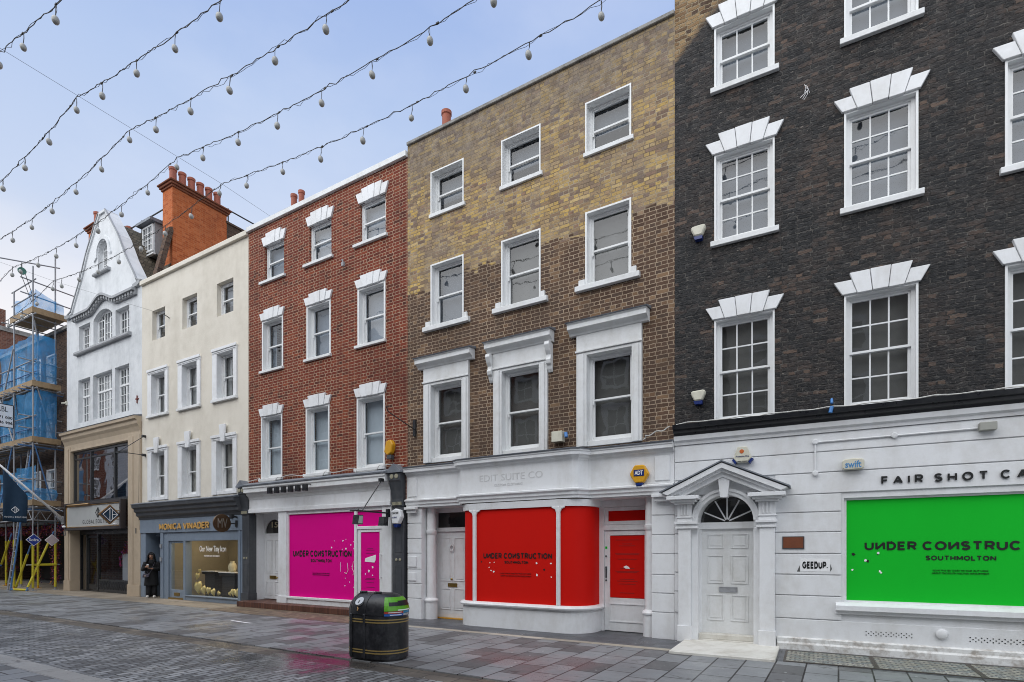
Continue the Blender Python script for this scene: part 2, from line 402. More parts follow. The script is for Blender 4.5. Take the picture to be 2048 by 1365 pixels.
def paving(name, tones, mortar, bw, bh, ms, rot=True, rough=(.35, .75), off=.5, wetc=None, bmp=.4, stain=.35):
    g = G(name); v = g.obj(); sp = g.n('ShaderNodeSeparateXYZ', Vector=v).outputs
    vec = g.n('ShaderNodeCombineXYZ', X=sp[1] if rot else sp[0], Y=sp[0] if rot else sp[1], Z=0.0).outputs[0]
    x = g.n('ShaderNodeTexBrick', Vector=vec, Color1=(0, 0, 0, 1), Color2=(1, 1, 1, 1), Mortar=(.5, .5, .5, 1), Scale=1.0,
            Mortar_Size=ms, Mortar_Smooth=.1, Bias=0.0, Brick_Width=bw, Row_Height=bh)
    x.offset = off; x.offset_frequency = 2
    n = len(tones)
    c = g.ramp(x.outputs[0], [(i / n, t) for i, t in enumerate(tones)], True)
    c = g.mix(g.math('MULTIPLY', g.noise(v, 22, 5, .7), .30), c, tuple(t * .55 for t in tones[0]))
    big = g.ramp(g.noise(v, .55, 6, .62, .4), [(.44, 0.0), (.66, 1.0)])
    c = g.mix(g.math('MULTIPLY', big, stain), c, (.045, .042, .04))
    spots = g.ramp(g.noise(g.scale(v, (1, 1.6, 1)), 2.6, 5, .6, .5), [(.62, 0.0), (.67, 1.0)])
    c = g.mix(g.math('MULTIPLY', spots, .6), c, (.055, .045, .043))
    blots = g.ramp(g.noise(v, 11, 2, .5), [(.70, 0.0), (.73, 1.0)])
    c = g.mix(g.math('MULTIPLY', blots, .5), c, (.05, .046, .045))
    gum = g.n('ShaderNodeTexVoronoi', Vector=v, Scale=3.3)
    c = g.mix(g.ramp(gum.outputs[0], [(.05, .75), (.065, 0.0)]), c, (.55, .55, .54))
    c = g.mix(x.outputs[1], c, mortar)
    g.bump(g.mix(.3, g.math('SUBTRACT', 1.0, x.outputs[1]), g.noise(v, 30, 4)), bmp, .01)
    wet = g.ramp(g.noise(v, .8, 5, .6, .3), [(.40, rough[1]), (.62, rough[0])])
    r = g.math('ADD', wet, g.math('MULTIPLY', g.math('SUBTRACT', g.noise(v, 40, 3), .5), .25))
    if wetc:      # a wet patch of ground with its own place and outline
        dx = g.math('MULTIPLY', g.math('SUBTRACT', sp[0], wetc[0]), 1 / wetc[2]); dy = g.math('MULTIPLY', g.math('SUBTRACT', sp[1], wetc[1]), 1 / wetc[3])
        d = g.math('ADD', g.math('ADD', g.math('MULTIPLY', x.outputs[0], .45), g.math('SQRT', g.math('ADD', g.math('MULTIPLY', dx, dx), g.math('MULTIPLY', dy, dy)))), g.math('MULTIPLY', g.math('SUBTRACT', g.noise(v, 1.8, 5, .65), .5), 1.8))
        w = g.ramp(d, [(.45, 1.0), (.95, 0.0)])
        r = g.mix(g.math('MULTIPLY', w, .8), r, (.12, .12, .12)); c = g.mix(g.math('MULTIPLY', w, .5), c, (.035, .032, .032))
    return g.fin(c, r, None, .3)

WHITE = paint('white_gloss_paint', (.80, .81, .82), (.50, .48, .44), .45, 1.1, .42, .10)
WHITE2 = paint('white_sash_paint', (.82, .83, .83), (.60, .58, .54), .35, 1.5, .38, .05)
WHITEOLD = paint('weathered_white_paint', (.77, .78, .78), (.42, .40, .35), .4, 1.4, .5, .2)
STUCCO = paint('white_rough_render', (.72, .735, .745), (.42, .44, .45), .7, .6, .7, .45, 22)
CREAM = paint('cream_render', (.73, .68, .585), (.54, .49, .40), .7, .5, .75, .35, 24)
BEIGE = paint('beige_masonry_paint', (.50, .40, .285), (.33, .26, .19), .5, .8, .6, .2)
GREYTRIM = paint('grey_stone_trim', (.36, .37, .38), (.16, .16, .16), .6, 1.6, .6, .3)
BLUEGREY = paint('blue_grey_shop_paint', (.215, .265, .33), (.13, .16, .20), .5, 1.0, .4, .08)
DARKGREY = paint('dark_grey_shop_paint', (.055, .06, .068), (.16, .16, .16), .35, 1.5, .45, .15)
BLACKP = paint('black_gloss_paint', (.014, .015, .018), (.06, .06, .06), .4, 1.5, .3, .1)
LEAD = paint('lead_flashing', (.15, .165, .19), (.33, .35, .38), .6, 1.6, .5, .5, 12)
STONECAP = paint('lichened_coping_stone', (.30, .29, .27), (.09, .085, .075), .95, 2.0, .8, .5, 14, 1.0)
PLINTHW = paint('splashed_white_paint', (.74, .74, .72), (.22, .17, .12), .95, 2.6, .55, .3, 18, 1.0)
STEPSTONE = paint('worn_pale_stone', (.70, .68, .62), (.40, .36, .29), .7, 1.2, .6, .25, 14, 1.0)
REDB = brickmat('red_brick', [(0, (.115, .032, .022)), (.3, (.24, .050, .027)), (.6, (.18, .038, .024)), (.85, (.30, .072, .034)), (1, (.075, .028, .022))], (.48, .34, .235), (.05, .018, .016), .65, .45)
ORANGEB = brickmat('orange_brick', [(0, (.38, .085, .025)), (.5, (.50, .125, .035)), (1, (.58, .17, .06))], (.44, .19, .09), (.16, .05, .025), .4, .7, ms=.007, bmp=.3)
SCAFB = brickmat('sooty_brown_brick', [(0, (.05, .03, .022)), (.5, (.11, .065, .045)), (1, (.17, .10, .065))], (.12, .10, .08), (.03, .025, .022), .6, .6)
FARB = brickmat('dull_red_brick', [(0, (.15, .06, .045)), (.5, (.22, .09, .06)), (1, (.27, .13, .09))], (.25, .2, .16), (.08, .05, .045), .5, .5)
TWOB = two_brick('brown_and_yellow_stock_brick')
DARKB = black_brick('blackened_brick')
POT = paint('terracotta', (.36, .10, .055), (.16, .06, .045), .6, 3.0, .7, .3)
GLASS = glassmat('window_glass', (.90, .93, .95), 1.5, .2)
SHOPGLASS = glassmat('shop_glass', (.96, .97, .96), 1.2, .08)
BLIND_PALE = paint('pale_blue_blind', (.50, .55, .58), (.38, .42, .45), .4, 1.2, .8, .1)
BLIND_BEIGE = paint('beige_slatted_blind', (.50, .47, .41), (.36, .33, .28), .4, 1.2, .8, .1)
FILMB = paint('blue_grey_window_film', (.17, .20, .245), (.125, .15, .185), .5, 1.2, .6, .1)
FILMD = paint('dim_grey_window_film', (.075, .092, .118), (.052, .065, .085), .5, 1.2, .6, .1)
FILM = paint('grey_window_film', (.24, .25, .265), (.18, .185, .20), .5, 1.2, .6, .1)
FILMDARK = paint('brown_grey_scrim', (.11, .105, .095), (.07, .066, .06), .6, 1.2, .8, .1)
CURTAIN = paint('pale_curtain', (.42, .42, .40), (.28, .28, .27), .4, 2.0, .8, .2)
DARKROOM = plain('unlit_room', (.05, .048, .045), .9)
MAGENTA = paint('magenta_vinyl', (.74, .0005, .25), (.68, .0005, .22), .4, .5, .6, .08, 3)
REDV = paint('red_vinyl', (.62, .009, .005), (.56, .008, .005), .4, .5, .6, .08, 3)
GREENV = paint('green_vinyl', (.008, .50, .028), (.007, .45, .024), .4, .5, .6, .08, 3)
for _m in (MAGENTA, REDV, GREENV): _m.node_tree.nodes['Principled BSDF'].inputs['Specular IOR Level'].default_value = .10
INK = plain('black_lettering', (.006, .006, .006), .5)
GREYINK = plain('faint_grey_lettering', (.60, .60, .60), .6)
WHITEINK = plain('white_lettering', (.85, .85, .85), .5)
BRASS = plain('brass', (.42, .28, .09), .35, 1)
GOLD = plain('gilt_metal', (.68, .40, .14), .28, 1)
GILT = plain('gilt_lettering', (.78, .45, .13), .35, .25)
GALV = paint('galvanised_steel', (.33, .34, .36), (.18, .17, .16), .6, 4, .5, .2)
BLUESTEEL = paint('blue_painted_steel', (.07, .19, .42), (.15, .17, .2), .5, 4, .5, .2)
YELLOWFOAM = paint('yellow_foam_sleeve', (.62, .52, .03), (.40, .33, .03), .4, 2, .6, .1)
TIMBER = paint('scaffold_board', (.34, .24, .135), (.15, .10, .06), .7, 3, .8, .3)
NET = netmat('blue_debris_netting', (.06, .39, .80))
SLATE = brickmat('brown_roof_slates', [(0, (.085, .07, .052)), (.5, (.13, .11, .08)), (1, (.18, .15, .115))], (.03, .027, .024), (.07, .08, .05), .4, .9, ms=.012, bh=.17, bw=.3, bmp=.8)
NAVY = paint('navy_banner_cloth', (.012, .042, .085), (.008, .03, .06), .5, 1, .8, .1)
CABLE = plain('dark_cable', (.05, .048, .045), .7)
CABLEW = paint('white_painted_cable', (.62, .61, .58), (.35, .33, .3), .5, 3, .6, .1)
BULB = paint('opal_bulb_shell', (.33, .33, .31), (.24, .24, .22), .5, 6, .18, .05)
CREAMPL = paint('cream_plastic', (.66, .64, .53), (.48, .45, .36), .5, 3, .45, .05)
BLUEPL = plain('blue_plastic', (.012, .03, .16), .3)
YELLOWPL = paint('amber_plastic', (.68, .34, .012), (.5, .25, .01), .4, 3, .4, .05)
BROWNTILE = brickmat('brown_tread_tiles', [(0, (.10, .045, .032)), (.5, (.15, .065, .045)), (1, (.20, .09, .06))], (.05, .035, .03), (.03, .02, .018), .5, .8, bw=.15, bh=.30, ms=.008, bmp=.3, rough=.5)
# ------------------------------------------------------------------ building kit
def sash_window(root, x0, x1, z0, z1, rec=.10, cols=1, rows=(1, 1), lining=0, sill=None, lintel=None, blind=None, split=.5, y=0, horns=True):
    w = MB(); t = lining
    if t:
        w.box(x0, x0 + t, y - .014, y + rec, z0, z1); w.box(x1 - t, x1, y - .014, y + rec, z0, z1)
        w.box(x0 + t, x1 - t, y - .010, y + rec, z1 - t, z1)
    a, b, c, d = x0 + t * .3, x1 - t * .3, z0, z1
    fw = .055
    w.ring(a, b, c, d, fw + t * .5, y + rec, y + rec + .11, wb=.05, wt=.05 + t * .5)
    win = w.build('window', WHITE2, root)
    a += fw + t * .5; b -= fw + t * .5; c += .05; d -= .05 + t * .5
    zm = c + (d - c) * split
    for k, (s0, s1, yy, rw) in enumerate(((zm - .018, d, y + rec + .025, rows[0]), (c, zm + .018, y + rec + .065, rows[1]))):
        m = MB().ring(a, b, s0, s1, .038, yy, yy + .036, wb=.036 if k == 0 else .065, wt=.036)
        gz0 = s0 + (.036 if k == 0 else .065); gz1 = s1 - .036
        for i in range(1, cols):
            xx = a + .038 + (b - a - .076) * i / cols; m.box(xx - .011, xx + .011, yy + .004, yy + .032, gz0, gz1)
        for j in range(1, rw):
            zz = gz0 + (gz1 - gz0) * j / rw
            for i in range(cols):
                p = a + .038 + (b - a - .076) * i / cols + (.011 if i else 0); q = a + .038 + (b - a - .076) * (i + 1) / cols - (.011 if i < cols - 1 else 0)
                m.box(p, q, yy + .006, yy + .030, zz - .011, zz + .011)
        if horns and k == 0 and cols == 1:
            for xx in (a, b - .036): m.prism_x([(yy, s0), (yy + .03, s0), (yy + .02, s0 - .06), (yy, s0 - .075)], xx, xx + .036)
        m.build('sash', WHITE2, win)
        MB().add([(a + .03, yy + .018, s0 + .03), (b - .03, yy + .018, s0 + .03), (b - .03, yy + .018, s1 - .03), (a + .03, yy + .018, s1 - .03)], [(0, 1, 2, 3)]).build('pane', GLASS, win)
    if blind:
        yb = y + rec + .19
        if isinstance(blind, tuple):
            bm_, how = blind
            if how == 'side':
                for (p, q) in ((a - .04, a + .16), (b - .14, b + .04)):
                    MB().add([(p + (q - p) * i / 8, yb + .018 * (i % 2), zz) for zz in (c - .02, d + .03) for i in range(9)], [(i, i + 1, i + 10, i + 9) for i in range(8)]).build('curtain', bm_, win)
            else: MB().box(a - .04, b + .04, yb, yb + .01, d - (d - c) * how, d + .03).build('blind', bm_, win)
            blind = FILMDARK
            yb += .25
        MB().box(a - .04, b + .04, yb, yb + .01, c - .02, d + .03).build('blind', blind, win)
    if sill:
        l, r, zb, zt, out = sill
        MB().prism_x([(y - out, zb), (y - out, zt - .015), (y + rec, zt + .012), (y + rec, zb)], l, r).build('sill', WHITEOLD, win, bevel=.006)
    if lintel:
        lx0, lx1, zb, tip, he, hm, out = lintel
        m = MB(); n = 5
        for i in range(n):
            h = he if i in (0, n - 1) else hm
            pb = [lx0 + (lx1 - lx0) * j / n for j in (i, i + 1)]
            dl = [(-tip + 2 * tip * j / n) / he for j in (i, i + 1)]
            g0 = .004
            o = out + (.012 if i in (1, 3) else .022 if i == 2 else 0)
            zz = zb - (.012 if 0 < i < n - 1 else 0)
            m.prism([(pb[0] + g0, zz), (pb[1] - g0, zz), (pb[1] - g0 + dl[1] * h, zb + h), (pb[0] + g0 + dl[0] * h, zb + h)], y - o, y + .02)
        m.box(x0 + .004, x1 - .004, y + .021, y + rec - .002, zb - .005, zb + .03)
        m.build('lintel', WHITE, win, bevel=.006)
    return win

def casement(root, x0, x1, z0, z1, rec, leaves, rows, transom=None, rise=0, blind=None, mat=None, y=0):
    mat = mat or WHITE2
    yy = y + rec
    def top(x):
        if not rise: return z1
        w = (x1 - x0) / 2; r = (w * w + rise * rise) / (2 * rise)
        return z1 + rise - r + math.sqrt(max(0, r * r - (x - (x0 + x1) / 2) ** 2))
    w = MB()
    w.box(x0, x0 + .05, yy, yy + .08, z0, z1); w.box(x1 - .05, x1, yy, yy + .08, z0, z1); w.box(x0 + .05, x1 - .05, yy, yy + .08, z0, z0 + .06)
    n = 10
    for i in range(n):
        a = x0 + (x1 - x0) * i / n; b = x0 + (x1 - x0) * (i + 1) / n
        w.prism([(a, top(a) - .06), (b, top(b) - .06), (b, top(b) + .01), (a, top(a) + .01)], yy + .001, yy + .081)
    tz = z0 + (z1 - z0) * transom if transom else None
    if tz: w.box(x0 + .05, x1 - .05, yy - .01, yy + .08, tz - .035, tz + .035)
    win = w.build('window', mat, root)
    lw = (x1 - x0 - .1) / leaves
    for k in range(leaves):
        a = x0 + .05 + lw * k; b = a + lw
        tt = min(top(a), top(b)) - .05
        m = MB()
        m.box(a, a + .04, yy + .01, yy + .055, z0 + .06, tt); m.box(b - .04, b, yy + .01, yy + .055, z0 + .06, tt)
        xm = (a + b) / 2
        m.box(xm - .012, xm + .012, yy + .015, yy + .05, z0 + .06, top(xm) - .05)
        spans = [(z0 + .06, tz - .03, rows[0]), (tz + .03, tt, rows[1])] if tz else [(z0 + .06, tt, rows[0])]
        for (c, d, r) in spans:
            for j in range(r + 1):
                zz = c + (d - c) * j / r; h = .035 if j in (0, r) else .011
                for (p, q) in ((a + .04, xm - .012), (xm + .012, b - .04)): m.box(p, q, yy + .018, yy + .048, zz - h * .5 - .005, zz + h * .5 + .005)
        m.build('casement', mat, win)
    pts = [(x0 + .04, z0 + .05), (x1 - .04, z0 + .05)] + [(x1 - .04 - (x1 - x0 - .08) * i / 8, top(x1 - .04 - (x1 - x0 - .08) * i / 8) - .03) for i in range(9)]
    MB().add([(p[0], yy + .035, p[1]) for p in pts], [list(range(len(pts)))]).build('pane', GLASS, win)
    if blind: MB().box(x0, x1, yy + .2, yy + .21, z0, z1 + rise).build('blind', blind, win)
    return win

def shell(root, x0, x1, z1, mat, yb=8.0, floors=(3.45, 6.45, 9.35), roof=None, roofmat=None):
    roof = roof if roof is not None else z1 - .45
    m = MB(); e = .003
    for x in (x0 + e, x1 - e): m.add([(x, .004, 0), (x, yb, 0), (x, yb, z1), (x, .004, z1)], [(0, 1, 2, 3)])
    m.add([(x0 + e, yb, 0), (x1 - e, yb, 0), (x1 - e, yb, z1), (x0 + e, yb, z1)], [(0, 1, 2, 3)])
    m.build('rear_wall', mat, root)
    MB().box(x0 + .006, x1 - .006, .16, yb - .006, roof, roof + .1).build('roof', roofmat or LEAD, root)
    m = MB()
    for z in floors: m.box(x0 + .006, x1 - .006, .30, yb - .01, z, z + .2)
    m.box(x0 + .006, x1 - .006, 3.4, 3.5, .01, min(floors)); 
    zz = list(floors) + [roof]
    for a, b in zip(zz[:-1], zz[1:]): m.box(x0 + .006, x1 - .006, 2.6, 2.7, a + .2, b - .002)
    m.build('floor', DARKROOM, root)

def panel_door(root, x0, x1, z0, z1, y, panels, mat, letter=None, knob=None, name='door'):
    m = MB().box(x0, x1, y, y + .05, z0, z1)
    for (a, b, c, d) in panels:
        m.ring(a, b, c, d, .022, y - .014, y - .001)
        m.box(a + .05, b - .05, y - .009, y - .001, c + .05, d - .05)
    dr = m.build(name, mat, root, bevel=.004)
    if letter:
        a, b, c, d = letter[:4]
        MB().ring(a, b, c, d, .012, y - .02, y - .002).box(a + .012, b - .012, y - .012, y - .002, c + .012, d - .012).build('letterbox', letter[4], dr)
    if knob:
        MB().lathe([(.012, 0), (.012, -.03), (.028, -.04), (.03, -.055), (.018, -.068)], (knob[0], y, knob[1]), 12, 'y').build('handle', BRASS, dr, smooth=True)
    return dr

def cornice_prof(z0, z1, out):
    h = z1 - z0
    return [(0, z0), (out * .18, z0), (out * .25, z0 + h * .18), (out * .5, z0 + h * .34), (out * .62, z0 + h * .5), (out * .9, z0 + h * .52), (out * .9, z0 + h * .78), (out, z0 + h * .86), (out, z1), (0, z1)]

def cornice(name, root, x0, x1, z0, z1, out, mat, y=0.0, bottom=None):
    p = [(y - o, z) for o, z in cornice_prof(z0, z1, out)]
    p[0] = (y + .05, z0); p[-1] = (y + .05, z1)
    return MB().prism_x(p, x0, x1).build(name, mat, root)

# ================================================================== the setting
def sheet(name, x0, x1, y0, y1, z, mat, th=None):
    m = MB()
    if th: m.box(x0, x1, y0, y1, z - th, z)
    else: m.add([(x0, y0, z), (x1, y0, z), (x1, y1, z), (x0, y1, z)], [(0, 1, 2, 3)])
    return m.build(name, mat, None, kind='structure')

PAVEA = paving('grey_granite_slabs', [(.16, .16, .162), (.255, .262, .268), (.29, .298, .304), (.24, .246, .25), (.135, .134, .134), (.28, .288, .294), (.265, .272, .278)], (.03, .026, .026), .62, .40, .011, True, (.30, .7), .37, (-7.3, -4.3, 1.6, .55), .35, .3)
ROADM = paving('small_grey_setts', [(.20, .204, .206), (.30, .305, .307), (.235, .239, .24), (.38, .383, .382), (.125, .126, .128), (.275, .279, .28), (.17, .17, .17)], (.045, .042, .04), .235, .12, .012, True, (.28, .65), .5, (-7.2, -5.0, 2.4, .9), .6, .42)
CHANM = paving('channel_stones', [(.16, .135, .105), (.11, .095, .08), (.20, .17, .135)], (.05, .045, .04), .5, .9, .01, False, (.3, .7), .5, (-6.9, -4.5, 2.0, .6), .4, .6)
BUFFM = paving('buff_york_stone', [(.30, .25, .19), (.34, .285, .22), (.27, .225, .17)], (.14, .115, .09), .7, .55, .008, False, (.5, .8), .5, None, .3, .3)
TILEM = paving('buff_brick_paving', [(.20, .15, .10), (.26, .20, .135), (.17, .125, .09)], (.09, .07, .055), .2, .1, .007, False, (.45, .75), .5, None, .4, .35)
SLATEM = paving('dark_slate_slabs', [(.075, .078, .088), (.105, .108, .12), (.09, .093, .104)], (.03, .03, .03), .8, .42, .008, False, (.28, .5), .5, None, .3, .25)
EDGEM = paving('pale_edging_stone', [(.46, .42, .34), (.52, .48, .40), (.41, .37, .30)], (.25, .22, .18), 1.2, .5, .008, False, (.5, .8), .5, None, .3, .35)
STRIPM = paving('pale_granite_strip', [(.33, .32, .30), (.38, .37, .35)], (.2, .19, .18), 1.0, .6, .006, False, (.4, .7), .5, None, .3, .25)
GROUNDM = paint('far_paving', (.16, .16, .165), (.09, .09, .09), .5, .3, .7, .2)
sheet('ground', -250, 250, -250, 250, -.03, GROUNDM)
sheet('road', -60, 14, -6.92, -4.76, -.012, ROADM)
sheet('channel', -60, 14, -4.76, -4.36, -.016, CHANM)
sheet('pavement', -60, 14, -4.36, -1.18, 0, PAVEA, .04)
sheet('pavement_strip', -60, 14, -7.22, -6.92, -.006, STRIPM)
sheet('far_pavement', -60, 14, -14, -7.22, -.008, PAVEA)
sheet('buff_pavement', -60, -15.42, -1.18, 2, .001, BUFFM, .04)
sheet('brick_pavement', -15.42, -9.15, -1.45, .9, .004, TILEM)
sheet('brick_pavement_base', -15.42, -9.15, -1.18, .9, -.002, BUFFM)
sheet('slate_pavement', -9.15, -2.43, -.99, 1.2, .002, SLATEM, .04)
sheet('edging', -9.15, -2.43, -1.18, -.99, .003, EDGEM, .04)
sheet('house_apron', -2.43, 14, -1.18, 1.4, -.001, GROUNDM)
sheet('apron_paving', -.86, 14, -1.18, -.2, .003, SLATEM)

# ================================================================== brown and yellow brick house (number 16)
H16 = thing('brick_house', 'tall house of brown and yellow brick over a white shopfront with red vinyl windows', 'house', (-5.88, 0, 0))
X0, X1 = -9.13, -2.62
cols16 = [(-8.40, -7.43), (-6.41, -5.43), (-4.41, -3.45)]
holes = []
for a, b in cols16: holes += [rect(a, b, 9.71, 10.72), rect(a, b, 7.02, 8.505)]
arc16 = [(-8.36, -7.45), (-6.37, -5.44), (-4.36, -3.42)]
for a, b in arc16: holes.append(rect(a, b, 3.86, 5.60))
wall('wall', rect(X0, X1, 2.72, 11.62), holes, TWOB, H16, depth=.14)
shell(H16, X0, X1, 11.62, SCAFB)
MB().prism_x([(-.05, 11.62), (.35, 11.62), (.35, 11.68), (-.05, 11.70)], X0, X1).build('coping', STONECAP, H16, bevel=.01)
for i, (a, b) in enumerate(cols16):
    sash_window(H16, a, b, 9.71, 10.72, .15, lining=.03, sill=(a - .03, b + .05, 9.61, 9.71, .05), blind=(FILMD, (.62, .55, .5)[i]))
    sash_window(H16, a, b, 7.02, 8.505, .12, lining=.035, sill=(a - .20, b + .18, 6.91, 7.03, .09), blind=FILMDARK if i else FILMD)
    for p_, q_ in ((a - .13, a - .001), (b + .001, b + .11)): MB().box(p_, q_, -.05, .0, 7.03, 7.14).build('sill_block', WHITEOLD, H16)
for i, (a, b) in enumerate(arc16):
    w = sash_window(H16, a, b, 3.86, 5.60, .10, blind=FILMDARK, split=.49)
    m = MB()     # moulded surround and frieze
    oa, ob = a - .22, b + .19
    m.box(oa, a + .004, -.07, .10, 3.76, 5.66); m.box(b - .004, ob, -.07, .10, 3.76, 5.66)
    m.box(oa + .05, a - .05, -.095, -.0705, 3.76, 5.62); m.box(b + .05, ob - .05, -.095, -.0705, 3.76, 5.62)
    m.box(a + .004, b - .004, -.07, .10, 5.594, 5.66)
    m.box(oa, ob, -.07, .05, 5.662, 6.06)
    m.box(oa - .02, ob + .02, -.10, -.0705, 5.66, 5.70)
    m.box(a + .004, b - .004, -.03, .10, 3.76, 3.864)
    m.build('surround', WHITEOLD, w, bevel=.006)
    hood = MB().prism_x([(.02, 6.02), (-.09, 6.02), (-.11, 6.06), (-.17, 6.10), (-.22, 6.115), (-.22, 6.20), (-.25, 6.23), (.02, 6.26)], oa - .14, ob + .14)
    hood.build('hood', WHITEOLD, w)
    MB().prism_x([(.03, 6.262), (-.26, 6.232), (-.27, 6.25), (.0, 6.32)], oa - .17, ob + .17).build('lead_flashing', LEAD, w)
    if i == 1:
        for xc in (oa - .06, ob + .06):
            m = MB()
            m.prism_x([(-.005, 6.0), (-.20, 6.0), (-.22, 5.93), (-.17, 5.82), (-.11, 5.74), (-.12, 5.68), (-.15, 5.64), (-.13, 5.56), (-.08, 5.53), (-.06, 5.46), (-.02, 5.40), (-.005, 5.40)], xc - .055, xc + .055)
            m.build('bracket', WHITEOLD, w, bevel=.012)

# shopfront with a bowed window
FR = [(X0, 0), (-7.56, 0), (-7.46, -.03), (-7.38, -.12), (-7.33, -.24), (-7.26, -.28), (-4.57, -.28), (-4.48, -.24), (-4.41, -.12), (-4.35, -.03), (-4.28, 0), (X1, 0)]
MB().sweep([(0, 2.93), (.03, 2.93), (.03, 3.46), (0, 3.46)], FR).build('fascia', WHITE, H16)
MB().sweep(cornice_prof(3.46, 3.67, .17), FR).build('cornice', WHITE, H16)
MB().sweep([(-.02, 3.672), (.19, 3.672), (.20, 3.69), (-.02, 3.74)], FR).build('lead_flashing', LEAD, H16)
MB().sweep([(0, 2.72), (.05, 2.72), (.05, 2.77), (.08, 2.79), (.08, 2.84), (.12, 2.87), (.12, 2.90), (.05, 2.925), (0, 2.925)], FR).build('lower_cornice', WHITE, H16)
for a, b in ((-9.08, -8.80), (-2.98, -2.70)):
    MB().box(a, b, -.055, -.031, 2.98, 3.44).build('fascia_panel', WHITE, H16, bevel=.006)
    m = MB(); m.box(a - .04, b + .04, -.15, -.05, 2.66, 2.719); m.box(a, b, -.10, -.05, 2.58, 2.659)
    m.build('fascia_block', WHITE, H16, bevel=.006)
m = MB().box(X0, X1, .002, .6, 2.70, 2.719)
m.build('soffit', WHITE, H16)
gr = [0, .50, .86, 1.21, 1.60, 1.96, 2.33, 2.70]
for a, b in ((X0 + .003, -8.69), (-3.05, X1 - .003)):
    m = MB().box(a, b, .018, .62, 0, 2.70)
    for p, q in zip(gr[:-1], gr[1:]): m.box(a - .002, b + .002, -.005, .40, p + (.009 if p else 0), q - .009)
    m.build('pier', WHITE, H16, bevel=.005)
MB().box(-9.10, -8.83, -.03, -.006, 1.27, 1.52).build('meter_cover', WHITE, H16, bevel=.005)
MB().box(-9.08, -8.85, -.03, -.006, .93, 1.13).build('meter_cover', WHITE, H16, bevel=.005)
# recess backs, columns and side doors
m = MB().box(-8.69, -8.60, .45, .55, 0, 2.70).box(-7.62, -7.30, .45, .55, 0, 2.70).box(-8.60, -7.62, .45, .55, 2.60, 2.70).box(-8.60, -7.62, .44, .55, 2.13, 2.23)
m.build('door_frame', WHITE, H16, bevel=.004)
m = MB().box(-4.30, -4.18, .45, .55, 0, 2.70).box(-3.22, -3.05, .45, .55, 0, 2.70).box(-4.18, -3.22, .45, .55, 2.56, 2.70).box(-4.18, -3.22, .44, .55, 2.08, 2.19)
m.build('door_frame', WHITE, H16, bevel=.004)
for cx, cy in ((-8.56, .22), (-3.13, .22)):
    m = MB().lathe([(.15, 0), (.15, .42), (.17, .43), (.175, .46), (.15, .50), (.118, .52), (.11, .56), (.105, 2.05), (.12, 2.07), (.13, 2.12), (.13, 2.16), (.11, 2.17), (.105, 2.70)], (cx, cy, 0), 18)
    m.build('column', WHITE, H16, smooth='split')
d = panel_door(H16, -8.595, -7.625, .024, 2.125, .48, [(-8.48, -8.16, .92, 1.98), (-8.06, -7.74, .92, 1.98), (-8.48, -8.16, .22, .74), (-8.06, -7.74, .22, .74)], WHITE, (-8.24, -7.97, .78, .87, BRASS), (-8.11, .97))
m = MB()
n = 14
m.tube([(-8.11 + .055 * math.sin(2 * PI * i / n), .445, 1.73 + .075 * math.cos(2 * PI * i / n)) for i in range(n + 1)], .014, 8).ell((-8.11, .45, 1.81), .03, .025, .035)
m.build('knocker', WHITE, d, smooth=True)
f = MB().add([(-8.598, .50, 2.24), (-7.622, .50, 2.24), (-7.622, .50, 2.59), (-8.598, .50, 2.59)], [(0, 1, 2, 3)]).build('fanlight', GLASS, H16)
MB().box(-8.6, -7.62, .56, .57, 2.2, 2.62).build('blind', DARKROOM, f)
text('house_number', '16', (-8.24, -7.98, 2.31, 2.49), .495, INK, f, bold=.02)
MB().box(-8.69, -7.6, .40, .62, .0, .022).build('threshold', YELLOWPL, H16)
dr = MB().ring(-4.175, -3.225, .012, 2.075, .11, .47, .52, wb=.68, wt=.10).build('door', WHITE, H16, bevel=.004)
MB().ring(-4.07, -3.33, .20, .58, .018, .455, .469).build('door_moulding', WHITE, dr)
vn = MB().box(-4.062, -3.338, .485, .50, .70, 1.97).build('red_vinyl', REDV, dr)
for k, (zz, wd) in enumerate(((1.88, .5), (1.80, .2), (1.76, .34), (1.60, .52), (1.58, .48), (1.49, .4), (1.30, .3), (1.24, .5), (1.22, .42), (1.08, .3), (1.04, .44), (.98, .36), (.80, .3))):
    MB().box(-3.70 - wd / 2, -3.70 + wd / 2, .4815, .4845, zz - .006, zz + .006).build('small_print', plain('dark_red_print', (.30, .01, .008), .5) if k == 0 else bpy.data.materials['dark_red_print'], vn)
MB().prism([(-3.78, 1.33), (-3.72, 1.36), (-3.66, 1.33), (-3.64, 1.29), (-3.74, 1.30)], .481, .4845).build('torn_sticker', WHITEINK, vn)
MB().box(-4.162, -4.12, .462, .469, 1.70, 1.75).build('green_label', GREENV, dr)
m = MB()
for zz in (1.55, 1.32, 1.05): m.lathe([(.018, 0), (.018, -.025), (.01, -.03)], (-4.14, .47, zz), 10, 'y')
m.box(-4.155, -4.125, .45, .469, 1.10, 1.30)
m.build('handle', DARKGREY, dr)
MB().box(-4.178, -3.222, .50, .51, 2.195, 2.555).build('red_transom', REDV, H16)
MB().ring(-4.178, -3.222, 2.195, 2.555, .075, .46, .499).build('transom_frame', WHITE, H16, bevel=.004)
m = MB().box(-7.62, -4.18, .62, .63, 0, 2.70)
m.build('partition', DARKROOM, H16)

